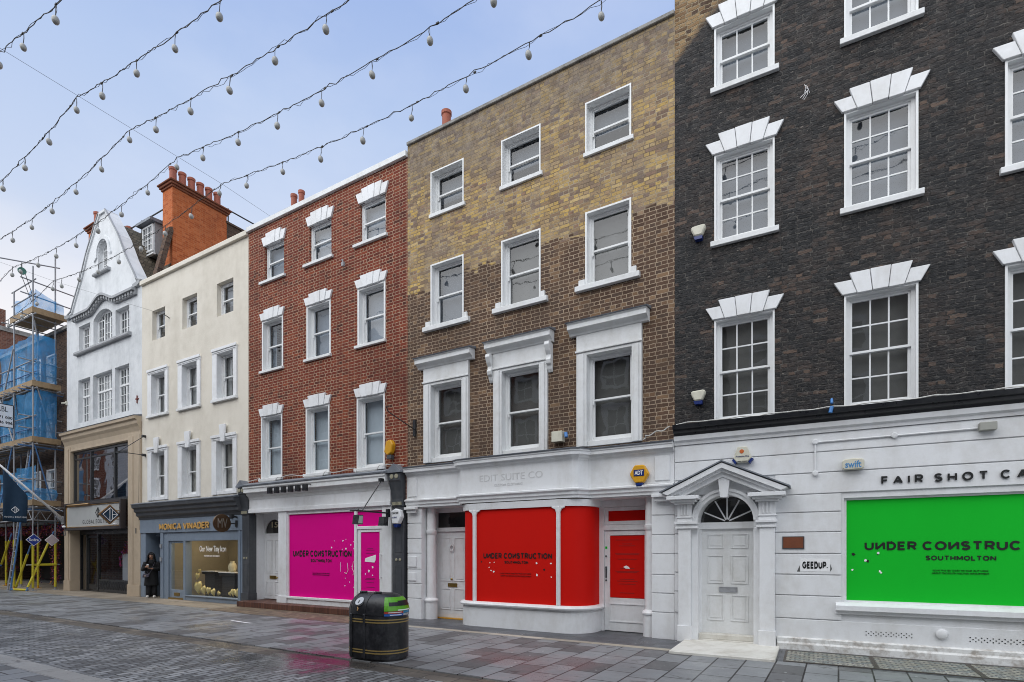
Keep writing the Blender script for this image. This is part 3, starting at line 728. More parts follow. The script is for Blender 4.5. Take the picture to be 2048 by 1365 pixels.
def bow(off, n=8):
    xl, xr, rl, rr, yf, yb = -7.37 - off, -4.29 + off, .36 + off, .52 + off, -.28 - off, .46
    p = [(xl, yb)]
    p += [(xl + rl - rl * math.cos(PI / 2 * i / n), yf + rl - rl * math.sin(PI / 2 * i / n)) for i in range(n + 1)]
    p += [(xr - rr + rr * math.sin(PI / 2 * i / n), yf + rr - rr * math.cos(PI / 2 * i / n)) for i in range(n + 1)]
    return p + [(xr, yb)]
BW = thing_bow = MB().sweep([(0, .50), (0, 2.60), (-.01, 2.60), (-.01, .50)], bow(0)).build('bow_window', REDV, H16, smooth=False)
for p in BW.data.polygons: p.use_smooth = abs(p.normal.z) < .5
BW.modifiers.new('edges', 'EDGE_SPLIT').split_angle = .6
MB().sweep([(0, .42), (.03, .42), (.05, .455), (.11, .47), (.12, .50), (.10, .53), (.03, .55), (0, .55)], bow(0)).sweep([(-.02, 0), (.05, 0), (.05, .42), (-.02, .42)], bow(0)).build('stallriser', WHITE, BW)
MB().sweep([(-.02, 2.56), (.04, 2.56), (.05, 2.70), (-.02, 2.70)], bow(0)).build('window_head', WHITE, BW)
m = MB()
for xc in (-6.92, -4.87):
    m.box(xc - .04, xc + .04, -.33, -.27, .55, 2.56)
    for s in (-1, 1): m.prism([(xc + s * .04, 2.56), (xc + s * .15, 2.56), (xc + s * .14, 2.53), (xc + s * .07, 2.50), (xc + s * .04, 2.42)], -.325, -.285)
m.build('mullion', WHITE, BW, bevel=.008)
capitals('lettering', 'UИDER COИSTRUCTION', (-6.70, -5.02, 1.49, 1.615), -.281, INK, BW)
capitals('lettering', 'SOUTHMOLTON', (-6.16, -5.58, 1.385, 1.445), -.281, INK, BW)
PRR = bpy.data.materials['dark_red_print']
text('small_print', 'SCAN THE QR CODE TO FIND OUT MORE', (-6.26, -5.51, 1.165, 1.19), -.281, PRR, BW)
text('small_print', 'ABOUT THE SOUTH MOLTON DEVELOPMENT', (-6.26, -5.51, 1.115, 1.14), -.281, PRR, BW)
def flecks(name, pts, y, mat, parent, sz=.02):
    m = MB()
    for i, (x, z) in enumerate(pts):
        k = 5 + i % 2; s = sz * R.uniform(.5, 1.3)
        m.prism([(x + s * math.cos(2 * PI * j / k + i) * R.uniform(.5, 1.1), z + s * math.sin(2 * PI * j / k + i) * R.uniform(.5, 1.1)) for j in range(k)], y - .003, y - .0005)
    return m.build(name, mat, parent)
flecks('paint_chip', [(-6.53, 1.40), (-6.42, 1.41), (-6.55, 1.30), (-6.50, 1.23), (-6.43, 1.21), (-5.38, 1.40), (-5.05, 1.40), (-5.37, 1.16), (-5.04, 1.12)], -.281, WHITEINK, BW, .028)
flecks('hole', [(-6.75, 1.42), (-5.20, 1.27)], -.281, INK, BW, .028)
text('ghost_lettering', 'EDIT SUITE CO', (-6.78, -5.22, 3.17, 3.31), -.3115, GREYINK, H16, ext=.002)
text('ghost_lettering', 'CUSTOM CLOTHING', (-6.40, -5.70, 3.05, 3.10), -.3115, GREYINK, H16, ext=.002)

# ================================================================== red brick house (number 15)
H15 = thing('brick_house', 'red brick house with white keystone lintels over a white shopfront with magenta windows', 'house', (-12.3, 0, 0))
X0, X1 = -15.50, -9.13
c3 = [(-14.69, -13.83), (-12.72, -11.84), (-10.75, -9.86)]
c2 = [(-14.83, -13.86), (-12.84, -11.86), (-10.84, -9.86)]
c1 = [(-14.87, -13.90), (-12.87, -11.91), (-10.87, -9.88)]
holes = [rect(a, b, 9.70, 10.71) for a, b in c3] + [rect(a, b, 7.03, 8.515) for a, b in c2] + [rect(a, b, 3.82, 5.67) for a, b in c1]
wall('wall', rect(X0, X1, 2.86, 11.36), holes, REDB, H15, depth=.12)
shell(H15, X0, X1, 11.36, REDB)
MB().prism_x([(-.08, 11.36), (.35, 11.36), (.35, 11.52), (-.08, 11.50)], X0, X1 - .002).build('coping', WHITEOLD, H15, bevel=.008)
for a, b in c3: sash_window(H15, a, b, 9.70, 10.71, .06, sill=(a - .22, b + .08, 9.61, 9.70, .07), lintel=(a - .03, b + .03, 10.71, .10, .27, .35, .05), blind=FILMB)
for a, b in c2: sash_window(H15, a, b, 7.03, 8.515, .12, lining=.05, sill=(a - .08, b + .03, 6.95, 7.035, .07), lintel=(a - .0, b + .0, 8.515, .09, .22, .30, .05), blind=FILMB if a > -14 else (FILMB, 'side'))
for a, b in c1: sash_window(H15, a, b, 3.82, 5.67, .12, lining=.05, sill=(a - .06, b + .04, 3.73, 3.825, .07), lintel=(a - .0, b + .0, 5.67, .09, .23, .31, .05), blind=BLIND_PALE)
cornice('cornice', H15, X0 + .12, -9.64, 3.20, 3.58, .26, WHITEOLD, -.02)
MB().prism_x([(.02, 3.585), (-.30, 3.585), (-.31, 3.62), (-.18, 3.68), (.02, 3.73)], X0 + .02, -9.60).build('lead_flashing', LEAD, H15)
MB().box(X0 + .12, -9.64, -.06, .02, 2.80, 3.199).box(X0 + .12, -9.64, -.09, -.0605, 2.80, 2.91).box(X0 + .12, -9.64, .021, .60, 2.81, 2.87).build('fascia', WHITE, H15, bevel=.006)
m = MB().box(-15.47, -15.42, .201, .6, .16, 2.81)
m.box(-15.42, -14.02, .465, .56, 2.13, 2.18)
m.build('side_panel', WHITE, H15)
# arched fanlight over the door
fx0, fx1 = -15.42, -14.46
wall('fanlight_surround', rect(-15.42, -13.8, 2.17, 2.81), [arch(fx0 + .04, fx1 - .04, 2.20, 2.22, .41)], WHITE, H15, y=.46, depth=.05)
ap = arch(fx0, fx1, 2.19, 2.22, .48)
f = MB().add([(p[0], .50, p[1]) for p in ap], [list(range(len(ap)))]).build('fanlight', SHOPGLASS, H15)
MB().box(fx0, fx1, .56, .57, 2.15, 2.75).build('blind', DARKROOM, f)
text('house_number', '15', (-15.07, -14.78, 2.38, 2.55), .498, plain('gilt_number', (.62, .55, .36), .5), f, bold=.01)
panel_door(H15, fx0, fx1, .18, 2.13, .48, [(-15.33, -15.02, .98, 2.0), (-14.88, -14.57, .98, 2.0), (-15.33, -15.02, .30, .72), (-14.88, -14.57, .30, .72)], WHITE, (-15.13, -14.83, .80, .90, BRASS), (-14.74, .84))
m = MB().box(-14.02, -13.66, -.05, .5, .16, 2.81).box(-14.06, -13.63, -.08, -.0505, .16, .36)
m.box(-13.66, -13.61, -.02, .1, .36, 2.70).box(-10.95, -10.86, -.03, .12, .36, 2.81).box(-13.66, -10.95, -.02, .1, 2.70, 2.81)
m.box(-13.66, -10.86, -.04, .12, .16, .30).box(-13.66, -10.86, -.07, .10, .30, .36)
m.box(-10.86, -9.95, -.02, .1, 2.70, 2.81).box(-10.86, -9.95, -.02, .10, 2.22, 2.30).box(-9.95, -9.63, -.04, .12, .16, 2.81)
m.build('shop_frame', WHITE, H15, bevel=.006)
SW = MB().box(-13.61, -10.95, .02, .03, .36, 2.70).build('shop_window', MAGENTA, H15)
capitals('lettering', 'UИDER COИSTRUCTION', (-13.45, -11.09, 1.495, 1.675), .0195, INK, SW)
capitals('lettering', 'SOUTHMOLTON', (-12.70, -11.86, 1.345, 1.435), .0195, INK, SW)
PRM = plain('dark_magenta_print', (.20, .002, .09), .5)
text('small_print', 'SCAN THE QR CODE TO FIND OUT MORE', (-12.62, -11.94, 1.03, 1.055), .0195, PRM, SW)
text('small_print', 'ABOUT THE SOUTH MOLTON DEVELOPMENT', (-12.62, -11.94, .985, 1.01), .0195, PRM, SW)
flecks('paint_chip', [(-11.75, 1.93), (-11.42, 1.93), (-11.3, 1.97), (-11.12, 1.82), (-11.02, 1.90), (-11.44, 1.70), (-11.30, 1.72), (-11.85, 1.75), (-11.08, 1.25), (-11.33, .93), (-11.16, .83), (-11.34, .73), (-11.0, .70), (-11.0, 1.72)], .0195, WHITEINK, SW, .026)
m = MB()
for pts in ([(-11.50, 1.36), (-11.51, 1.1)], [(-11.25, 1.34), (-11.22, 1.15), (-11.28, 1.05), (-11.35, 1.08)], [(-11.02, 1.38), (-11.07, 1.2), (-11.0, 1.1), (-11.04, 1.02)]):
    m.tube([(x, .017, z) for x, z in pts], .007, 5)
m.build('scratched_graffiti', WHITEINK, SW)
MB().box(-10.86, -9.95, .02, .03, 2.30, 2.70).build('transom_window', MAGENTA, H15)
dr = MB().ring(-10.85, -9.96, .18, 2.215, .11, .0, .05, wb=.44, wt=.07).build('shop_door', WHITE, H15, bevel=.005)
vn = MB().box(-10.74, -10.07, .018, .03, .62, 2.145).build('magenta_vinyl', MAGENTA, dr)
MB().prism([(-10.60, 1.38), (-10.26, 1.36), (-10.22, 1.42), (-10.21, 1.56), (-10.58, 1.47)], .012, .0175).build('torn_sticker', WHITEINK, vn)
flecks('paint_chip', [(-10.32, 1.24), (-10.46, 1.14), (-10.58, 1.06), (-10.33, 1.03)], .0178, WHITEINK, vn, .035)
for zz, wd in ((1.72, .2), (1.68, .3), (1.60, .3), (.95, .3), (.92, .36), (.84, .26), (.72, .3)):
    MB().box(-10.41 - wd / 2, -10.41 + wd / 2, .0145, .0175, zz - .006, zz + .006).build('small_print', PRM, vn)
MB().tube([(-10.0, -.06, .95), (-10.0, -.06, 1.6)], .014).box(-10.01, -9.99, -.06, 0, .98, 1.0).box(-10.01, -9.99, -.06, 0, 1.55, 1.57).build('handle', WHITE, dr)
MB().box(-10.53, -10.29, -.015, 0, .50, .57).build('letterbox', GALV, dr)
MB().box(X0 + .02, -9.64, -.40, .62, 0, .16).build('step', BROWNTILE, H15, bevel=.008)
MB().box(-13.6, -9.96, .60, .61, .16, 2.8).build('partition', DARKROOM, H15)
def console_pilaster(root, x0, x1):
    m = MB().box(x0, x1, -.06, .2, .38, 2.76).box(x0 - .02, x1 + .02, -.09, .2, 0, .38)
    for (a, b) in ((.55, 1.28), (1.62, 2.62)): m.ring(x0 + .07, x1 - .07, a, b, .012, -.068, -.0605)
    p = m.build('pilaster', DARKGREY, root, bevel=.008)
    g = bpy.data.materials.get('old_gilt_paint') or plain('old_gilt_paint', (.33, .31, .22), .6)
    for dx in (-.06, .06): MB().lathe([(.035, -.06), (.035, -.072), (.02, -.078)], ((x0 + x1) / 2 + dx, 0, 1.44), 12, 'y').build('rosette', g, p)
    q = MB().prism_x([(.1, 2.76), (-.09, 2.76), (-.10, 2.86), (-.10, 2.95), (-.13, 3.15), (-.18, 3.36), (-.21, 3.40), (-.21, 3.58), (.1, 3.58)], x0 - .01, x1 + .01).build('corbel', DARKGREY, root, bevel=.006)
    m = MB()
    for i in range(8): m.box(x0 + .02 + i * (x1 - x0 - .04) / 8, x0 + .04 + i * (x1 - x0 - .04) / 8, -.115, -.09, 2.79, 2.87)
    m.build('corbel_fluting', g, q)
    for dx in (-.075, .075): MB().lathe([(.058, -.21), (.058, -.222), (.03, -.228)], ((x0 + x1) / 2 + dx, 0, 3.49), 12, 'y').build('rosette', g, q)
    MB().prism([(x0 - .05, 3.58), (x1 + .05, 3.58), (x1 + .05, 3.62), ((x0 + x1) / 2, 3.80), (x0 - .05, 3.62)], -.25, .05).build('corbel_cap', LEAD, q)
console_pilaster(H15, -9.56, -9.20)
console_pilaster(H15, -15.72, -15.40)

def roof_stack(root, x0, x1, y0, y1, zb, z1, pots, mat):
    st = MB().box(x0, x1, y0, y1, zb, z1).box(x0 - .05, x1 + .05, y0 - .05, y1 + .05, z1, z1 + .1).build('chimney', mat, root)
    for x, y, r in pots: MB().lathe([(r, z1 + .1), (r * 1.02, z1 + .16), (r * .86, z1 + .2), (r * .84, z1 + .62), (r * 1.0, z1 + .64), (r, z1 + .72), (r * .7, z1 + .72), (r * .7, z1 + .3)], (x, y, 0), 14).build('chimney_pot', POT, st)
roof_stack(H15, -14.85, -13.9, .6, 1.2, 10.9, 12.0, [(-14.55, .9, .105), (-14.2, .9, .10)], REDB)
roof_stack(H16, -9.0, -8.3, .6, 1.3, 11.2, 12.16, [(-8.62, .9, .135)], SCAFB)

# ================================================================== cream house
H14 = thing('rendered_house', 'plain cream rendered house over a blue grey jewellery shop', 'house', (-18.65, 0, 0))
X0, X1 = -21.80, -15.50
t3 = [(-21.09, -20.24), (-19.15, -18.27), (-17.15, -16.27)]
t2 = [(-21.09, -20.19), (-19.12, -18.22), (-17.10, -16.23)]
t1 = [(-21.09, -20.20), (-19.12, -18.24), (-17.13, -16.25)]
holes = [rect(a, b, 9.17, 10.22) for a, b in t3] + [rect(a, b, 6.51, 7.95) for a, b in t2] + [rect(a, b, 3.56, 5.17) for a, b in t1]
wall('wall', rect(X0, X1, 2.30, 11.28), holes, CREAM, H14, depth=.17)
shell(H14, X0, X1, 11.28, CREAM)
MB().prism_x([(-.09, 11.28), (.35, 11.28), (.35, 11.44), (-.05, 11.46), (-.09, 11.42)], X0, X1 - .003).build('coping', CREAM, H14, bevel=.01)
for a, b in t3: sash_window(H14, a, b, 9.17, 10.22, .145, blind=FILM, split=.5)
for a, b in t2:
    w = sash_window(H14, a, b, 6.51, 7.95, .15, blind=(CURTAIN, 'side'), sill=(a - .27, b + .20, 6.41, 6.512, .09))
    m = MB().box(a - .25, a + .004, -.045, .15, 6.512, 7.946).box(b - .004, b + .18, -.045, .15, 6.512, 7.946).box(a - .25, b + .18, -.045, .15, 7.946, 8.08)
    m.box(a - .27, b + .20, -.075, -.0455, 8.04, 8.13).box(a - .22, b + .15, -.06, -.0455, 7.98, 8.0)
    m.build('surround', WHITE, w, bevel=.006)
for a, b in t1:
    w = sash_window(H14, a, b, 3.56, 5.17, .15, blind=BLIND_BEIGE, split=.49)
    m = MB().box(a - .25, a + .004, -.045, .15, 3.46, 5.166).box(b - .004, b + .18, -.045, .15, 3.46, 5.166).box(a - .25, b + .18, -.045, .15, 5.166, 5.31)
    m.box(a - .27, b + .20, -.075, -.0455, 5.27, 5.36).box(a - .22, b + .15, -.06, -.0455, 5.20, 5.22).box(a + .004, b - .004, -.03, .15, 3.46, 3.564)
    k = (a + b) / 2 - .03
    m.prism([(k - .10, 5.12), (k + .10, 5.12), (k + .17, 5.66), (k - .17, 5.66)], -.10, -.046)
    m.build('surround', WHITE, w, bevel=.006)
p = [(.05, 2.78), (-.08, 2.78), (-.10, 2.86), (-.19, 2.92), (-.20, 3.02), (-.26, 3.06), (-.27, 3.16), (-.34, 3.20), (-.35, 3.30), (.05, 3.34)]
MB().prism_x(p, X0 - .02, -15.72).build('cornice', DARKGREY, H14)
MB().prism_x([(.04, 3.342), (-.36, 3.302), (-.37, 3.33), (-.2, 3.38), (.04, 3.43)], X0 - .04, -15.70).build('lead_flashing', LEAD, H14)
MB().box(X0 - .0, -15.72, -.07, .3, 2.30, 2.779).build('fascia', BLUEGREY, H14, bevel=.006)
m = MB().box(-21.80, -21.45, -.05, 1.1, 0, 2.30).box(-20.46, -20.27, -.05, .3, 0, 2.30).box(-20.27, -20.0, -.02, .2, 0, 2.30)
m.box(-20.0, -15.95, -.02, .2, 2.0, 2.30).box(-19.05, -18.93, -.03, .2, 0, 2.0).box(-18.93, -15.95, -.02, .2, 0, .17).box(-18.93, -15.95, -.06, -.0205, .14, .18)
m.box(-15.97, -15.72, -.05, .3, 0, 2.30).box(-15.88, -15.81, -.075, -.0505, 0, 2.30)
m.box(-21.45, -20.27, 1.0, 1.1, 0, 2.30).box(-21.45, -20.3, .3, 1.0, 2.20, 2.30).box(-20.36, -20.28, .3, 1.0, 0, 2.3)
m.build('shop_frame', BLUEGREY, H14, bevel=.006)
m = MB().ring(-21.20, -20.50, .02, 2.05, .08, .96, .999, wb=.25)
m.build('side_door', BLUEGREY, H14, bevel=.005)
dr = MB().ring(-20.0, -19.05, .05, 2.0, .09, .03, .08, wb=.28, wt=.07).build('shop_door', BLUEGREY, H14, bevel=.005)
MB().add([(-19.92, .055, .3), (-19.12, .055, .3), (-19.12, .055, 1.95), (-19.92, .055, 1.95)], [(0, 1, 2, 3)]).build('pane', SHOPGLASS, dr)
MB().box(-19.70, -19.36, .015, .03, .12, .23).build('letterbox', BRASS, dr)
MB().box(-20.0, -19.05, -.02, .2, .0, .05).build('threshold', BRASS, H14)
SW = MB().add([(-18.93, .06, .17), (-15.97, .06, .17), (-15.97, .06, 2.0), (-18.93, .06, 2.0)], [(0, 1, 2, 3)]).build('shop_window', SHOPGLASS, H14)
text('lettering', 'Our New Tiny Icon', (-18.22, -16.74, 1.58, 1.83), .057, WHITEINK, SW, ext=.002)
text('lettering', "MOTHER'S DAY 10TH MARCH", (-17.95, -17.1, 1.47, 1.52), .057, WHITEINK, SW, ext=.002)
m = MB()
for (z0, z1) in ((1.3, 1.44), (1.78, 1.9)): m.box(-20.42, -20.33, -.09, -.0505, z0, z1)
m.build('entry_phone', GALV, H14)
ROOMW = paint('shop_back_wall', (.34, .30, .22), (.20, .18, .13), .5, .6, .7, .05)
m = MB().box(-20.2, -15.7, 2.3, 2.35, 0.02, 2.3).box(-20.24, -20.2, .25, 2.35, .02, 2.3).box(-15.7, -15.66, .35, 2.35, .02, 2.3).box(-20.2, -15.7, .25, 2.3, 2.28, 2.29).box(-20.2, -15.7, .25, 2.3, .02, .05)
m.build('shop_interior', ROOMW, H14)
LAMP_ON = plain('lit_shop_lamp', (1, .9, .7), .5, 0, (1, .82, .55), 60)
for x in (-19.3, -18.2, -17.1, -16.2): MB().box(x - .08, x + .08, .8, 1.0, 2.255, 2.275).build('ceiling_lamp', LAMP_ON, H14)
MB().box(-17.35, -16.35, 2.2, 2.28, .05, 2.27).build('dark_doorway', INK, H14)
# shop display
for i, (x0, x1, y0, y1, h, lab) in enumerate(((-17.95, -17.05, .55, .95, .95, 'dark plinth with white top carrying a pale vase in the jewellery shop'), (-16.95, -15.8, .6, 1.0, .90, 'dark counter with glass case beside the jewellery shop side wall'), (-19.55, -18.75, .9, 1.3, .95, 'dark narrow desk behind the jewellery shop glass door'))):
    t = thing('display_counter', lab, 'counter', ((x0 + x1) / 2, (y0 + y1) / 2, .05), group='counters in the jewellery shop')
    m = MB().box(x0 + .1, x1 - .1, y0 + .05, y1 - .05, .05, h - .12).box(x0, x1, y0, y1, h - .12, h - .025)
    m.build('body', plain('dark_counter', (.02, .019, .02), .4) if i == 0 else bpy.data.materials['dark_counter'], t, bevel=.01)
    MB().box(x0 - .01, x1 + .01, y0 - .01, y1 + .01, h - .025, h).build('top', WHITE, t)
    if i == 1:
        MB().ring(x0 + .05, x1 - .05, h, h + .22, .012, y0 + .02, y1 - .02).build('glass_case', GOLD, t)
        MB().box(x0 + .1, x1 - .1, y0 + .05, y1 - .06, h + .222, h + .24).box(x0 + .5, x1 - .1, y0 + .05, y1 - .1, h + .29, h + .31).build('shelf', GOLD, t)
IVORY = plain('ivory_ceramic', (.70, .64, .44), .3)
m = MB().lathe([(.06, .95), (.12, 1.02), (.14, 1.12), (.11, 1.22), (.06, 1.28), (.07, 1.31)], (-17.45, .72, 0), 16)
tag(m.build('vase', IVORY, None, base=(-17.45, .72, .95), smooth=True), 'pale rounded vase on the dark plinth in the jewellery window', 'vase')
m = MB().lathe([(.1, .90), (.12, .93), (.11, 1.0), (.05, 1.05)], (-16.75, .75, 0), 14)
tag(m.build('ornament', plain('yellow_enamel', (.6, .36, .03), .4), None, base=(-16.75, .75, .9), smooth=True), 'small yellow dome ornament on the jewellery counter', 'ornament')
m = MB().box(-17.30, -17.02, 1.1, 1.13, .95, 1.42)
tag(m.build('picture_card', plain('brown_card', (.42, .27, .15), .6), None, base=(-17.16, 1.1, .95)), 'upright brown picture card behind the pale vase', 'card')
def heart(cx, cz, s, tilt, y):
    m = MB(); n = 22; rings = ((1, 0), (.93, .42), (.7, .75), (.4, .93), (0.05, 1))
    vs = []
    for k, d in rings:
        for i in range(n):
            t = 2 * PI * i / n
            hx = 16 * math.sin(t) ** 3 / 17; hz = (13 * math.cos(t) - 5 * math.cos(2 * t) - 2 * math.cos(3 * t) - math.cos(4 * t)) / 17
            hz *= 1.25 if hz > 0 else 1
            x = hx * k * s; z = hz * k * s
            vs.append((cx + x * math.cos(tilt) - z * math.sin(tilt), y - d * s * .45, cz + x * math.sin(tilt) + z * math.cos(tilt)))
    return m.add(vs, [(r * n + i, r * n + (i + 1) % n, (r + 1) * n + (i + 1) % n, (r + 1) * n + i) for r in range(4) for i in range(n)] + [[4 * n + i for i in range(n)], list(range(n))])
GOLDH = plain('gold_foil_heart', (.62, .50, .20), .35, .35)
HE = [(-18.72, .42, .24, .15), (-18.80, .80, .13, -.2), (-18.66, .98, .08, .2), (-18.42, .33, .17, .5), (-18.14, .33, .14, -.1), (-17.86, .28, .14, .4), (-17.56, .26, .09, -.5),
      (-16.95, .27, .08, .5), (-16.76, .32, .14, 0), (-16.52, .30, .17, .5), (-16.36, .48, .08, .1), (-16.30, .30, .15, -.5), (-16.16, .50, .25, .05), (-16.18, .92, .10, -.3), (-16.06, .98, .13, .3)]
for i, (x, z, s, t) in enumerate(HE):
    side = 'left' if x < -17.3 else 'right'
    k = sorted([h[2] for h in HE], reverse=True).index(s)
    if z > .75: lab = 'small gold heart raised above the others at the %s edge of the jewellery window' % side
    elif s > .2: lab = 'big puffed gold heart at the %s end of the jewellery window foot' % side
    else: lab = 'small puffed gold heart along the %s part of the jewellery window foot' % side
    tag(heart(x, z, s, t, .32).build('gold_heart', GOLDH, None, base=(x, .32, .17), smooth=True), lab, 'heart', 'gold hearts in the jewellery window')
nm = thing('shop_sign', 'gold raised lettering reading MONICA VINADER on the blue grey fascia', 'sign', (-18.9, -.07, 2.39))
tx = capitals('lettering', 'MONICA VINADER', (-20.42, -17.42, 2.39, 2.61), -.09, GILT, nm, ext=.02, w=.19, letters=True)
m = MB()
for x in (-20.2, -18.9, -17.7): m.box(x, x + .03, -.09, -.07, 2.48, 2.5)
m.build('fixing', GOLD, nm)
sg = thing('hanging_sign', 'round bronze projecting sign with monogram beside the jewellery shop fascia', 'sign', (-15.98, -.07, 2.55))
MB().lathe([(.27, -.03), (.275, 0), (.27, .03)], (-15.98, -.55, 2.50), 28, 'x').build('disc', plain('bronze', (.13, .08, .045), .35, .8), sg)
text('monogram', 'MV', (-.70, -.40, 2.36, 2.64), -15.948, plain('pale_metal', (.6, .56, .48), .3, 1), sg, face='+x', ext=.003)
MB().tube([(-15.98, -.28, 2.5), (-15.98, -.07, 2.5)], .018).box(-16.02, -15.94, -.10, -.071, 2.40, 2.60).build('bracket', BLACKP, sg)
tag(MB().tube([(-16.2, -.08, 2.68), (-16.2, -.3, 2.68)], .025).lathe([(.05, 0), (.06, .12), (.04, .14)], (-16.2, -.33, 2.56), 10).build('sign_spotlight', BLACKP, None, base=(-16.2, -.08, 2.6)), 'black spotlight above the round bronze sign, left of the black camera', 'spotlight')
tag(MB().tube([(-15.95, -.08, 2.70), (-15.95, -.22, 2.72)], .03).box(-16.0, -15.9, -.3, -.2, 2.66, 2.78).build('security_camera', BLACKP, None, base=(-15.95, -.08, 2.7)), 'black camera above the round bronze sign beside the dark pilaster', 'camera')

# ================================================================== white gabled house (number 13)
H13 = thing('gabled_house', 'white rendered house with curved Dutch gable over a beige shopfront', 'house', (-24.85, 0, 0))
X0, X1, XC = -27.92, -21.80, -24.75
half = [(2.98, 11.42), (2.62, 11.52), (2.36, 11.9), (1.80, 12.65), (1.22, 13.62), (.80, 14.14), (.42, 14.62), (.20, 14.88)]
outer = [(X0, 6.4), (X1, 6.4), (X1, 11.42)] + [(XC + h, z) for h, z in half] + [(XC - h, z) for h, z in reversed(half)] + [(X0, 11.42)]
holes = [rect(-26.82, -25.82, 9.79, 10.85), arch(-25.55, -24.02, 9.79, 10.83, .30), rect(-23.76, -22.72, 9.79, 10.85),
         rect(-26.87, -25.82, 6.90, 8.66), rect(-25.58, -24.04, 6.90, 8.66), rect(-23.80, -22.73, 6.90, 8.66), arch(-25.16, -24.36, 12.62, 13.45, .36)]
wall('wall', outer, holes, STUCCO, H13, depth=.17)
shell(H13, X0, X1, 11.3, FARB, roof=11.2)
for a, b, n in ((-26.82, -25.82, 2), (-23.76, -22.72, 2)): casement(H13, a, b, 9.79, 10.85, .155, n, (3,))
casement(H13, -25.55, -24.02, 9.79, 10.83, .155, 3, (3,), rise=.30)
for a, b, n in ((-26.87, -25.82, 2), (-25.58, -24.04, 3), (-23.80, -22.73, 2)): casement(H13, a, b, 6.90, 8.66, .155, n, (3, 2), transom=.62, blind=CURTAIN)
casement(H13, -25.16, -24.36, 12.62, 13.45, .155, 2, (3,), rise=.36)
MB().prism_x([(-.12, 9.66), (-.14, 9.70), (-.13, 9.78), (.02, 9.80), (.02, 9.66)], -26.98, -22.55).build('sill_band', GREYTRIM, H13)
MB().prism_x([(-.11, 12.50), (-.13, 12.54), (-.12, 12.60), (.02, 12.615), (.02, 12.50)], -25.38, -24.14).build('sill', GREYTRIM, H13)
# arched hood round the gable window
ho = arch(-25.34, -24.18, 13.2, 13.45, .52)[2:]; hi = arch(-25.20, -24.32, 13.2, 13.45, .40)[2:]
m = MB()
for i in range(len(ho) - 1): m.prism([ho[i], ho[i + 1], hi[i + 1], hi[i]], -.05, .0)
m.prism([(-25.34, 13.45), (-25.20, 13.45), (-25.22, 13.25), (-25.44, 13.12), (-25.46, 13.2)], -.05, 0).prism([(-24.18, 13.45), (-24.32, 13.45), (-24.30, 13.25), (-24.08, 13.12), (-24.06, 13.2)], -.05, 0)
m.build('window_hood', STUCCO, H13)
# gable verge
m = MB()
for s in (1, -1):
    for (h0, z0), (h1, z1) in zip(half[:-1], half[1:]):
        d = Vector((h1 - h0, z1 - z0)).normalized(); n = Vector((d.y, -d.x)) * .07
        poly = [(XC + s * h0, z0), (XC + s * h1, z1), (XC + s * (h1 + n.x), z1 + n.y), (XC + s * (h0 + n.x), z0 + n.y)]
        m.prism(poly, -.05, .42)
m.box(XC - .25, XC + .25, -.06, .42, 14.86, 14.95)
m.build('verge_coping', STUCCO, H13)
for s in (1, -1):
    m = MB()
    for (h0, z0), (h1, z1) in zip(half[:-1], half[1:]):
        d = Vector((h1 - h0, z1 - z0)).normalized(); n = Vector((d.y, -d.x))
        poly = [(XC + s * (h0 + n.x * .072), z0 + n.y * .072), (XC + s * (h1 + n.x * .072), z1 + n.y * .072), (XC + s * (h1 + n.x * .11), z1 + n.y * .11), (XC + s * (h0 + n.x * .11), z0 + n.y * .11)]
        m.prism(poly, -.08, -.02)
    e = X1 if s > 0 else X0
    m.prism([(e - s * .12, 11.50), (e - s * .5, 11.44), (e - s * .5, 11.34), (e - s * .2, 11.32), (e, 11.40), (e, 11.50)], -.10, -.001)
    m.build('verge_moulding', GREYTRIM, H13)
# serpentine cornice with dentils
xc = -24.62
pts = []
for i in range(49):
    x = xc - 2.5 + 5.0 * i / 48; t = abs(x - xc)
    z = 11.13 + (.36 * (.5 + .5 * math.cos(PI * min(1, t / 1.15))))
    pts.append((x, z))
m = MB()
for (a, b) in zip(pts[:-1], pts[1:]):
    m.prism([(a[0], a[1] + .07), (b[0], b[1] + .07), (b[0], b[1] + .16), (a[0], a[1] + .16)], -.20, .01)
    m.prism([(a[0], a[1] - .06), (b[0], b[1] - .06), (b[0], b[1] + .07), (a[0], a[1] + .07)], -.10, .01)
m.build('cornice', GREYTRIM, H13)
m = MB()
for i in range(0, 48, 2):
    a, b = pts[i], pts[i + 1]; m.prism([(a[0], a[1] - .04), (b[0], b[1] - .04), (b[0], b[1] + .06), (a[0], a[1] + .06)], -.15, -.101)
m.build('dentils', GREYTRIM, H13)
# roofs, dormer and party wall stacks
zr = 14.66
m = MB()
for s in (1, -1):
    hw = [(h - .04, z - .06) for h, z in half] + [(0, zr)]
    for (h0, z0), (h1, z1) in zip(hw[:-1], hw[1:]):
        y0 = .42; a = 1.45 + max(0, z0 - 11.3) * .2; b = 1.45 + max(0, z1 - 11.3) * .2
        m.add([(XC + s * h0, y0, min(z0, zr)), (XC + s * h0, a, min(z0, zr)), (XC + s * h1, b, min(z1, zr)), (XC + s * h1, y0, min(z1, zr))], [(0, 1, 2, 3)])
m.add([(X0 + .1, .5, 11.25), (X1 - .1, .5, 11.25), (X1 - .1, 1.9, 14.72), (X0 + .1, 1.9, 14.72)], [(0, 1, 2, 3)])
m.add([(X0 + .1, 1.9, 14.72), (X1 - .1, 1.9, 14.72), (X1 - .1, 6.5, 14.78), (X0 + .1, 6.5, 14.78)], [(0, 1, 2, 3)])
rf = m.build('slate_roof', SLATE, H13)
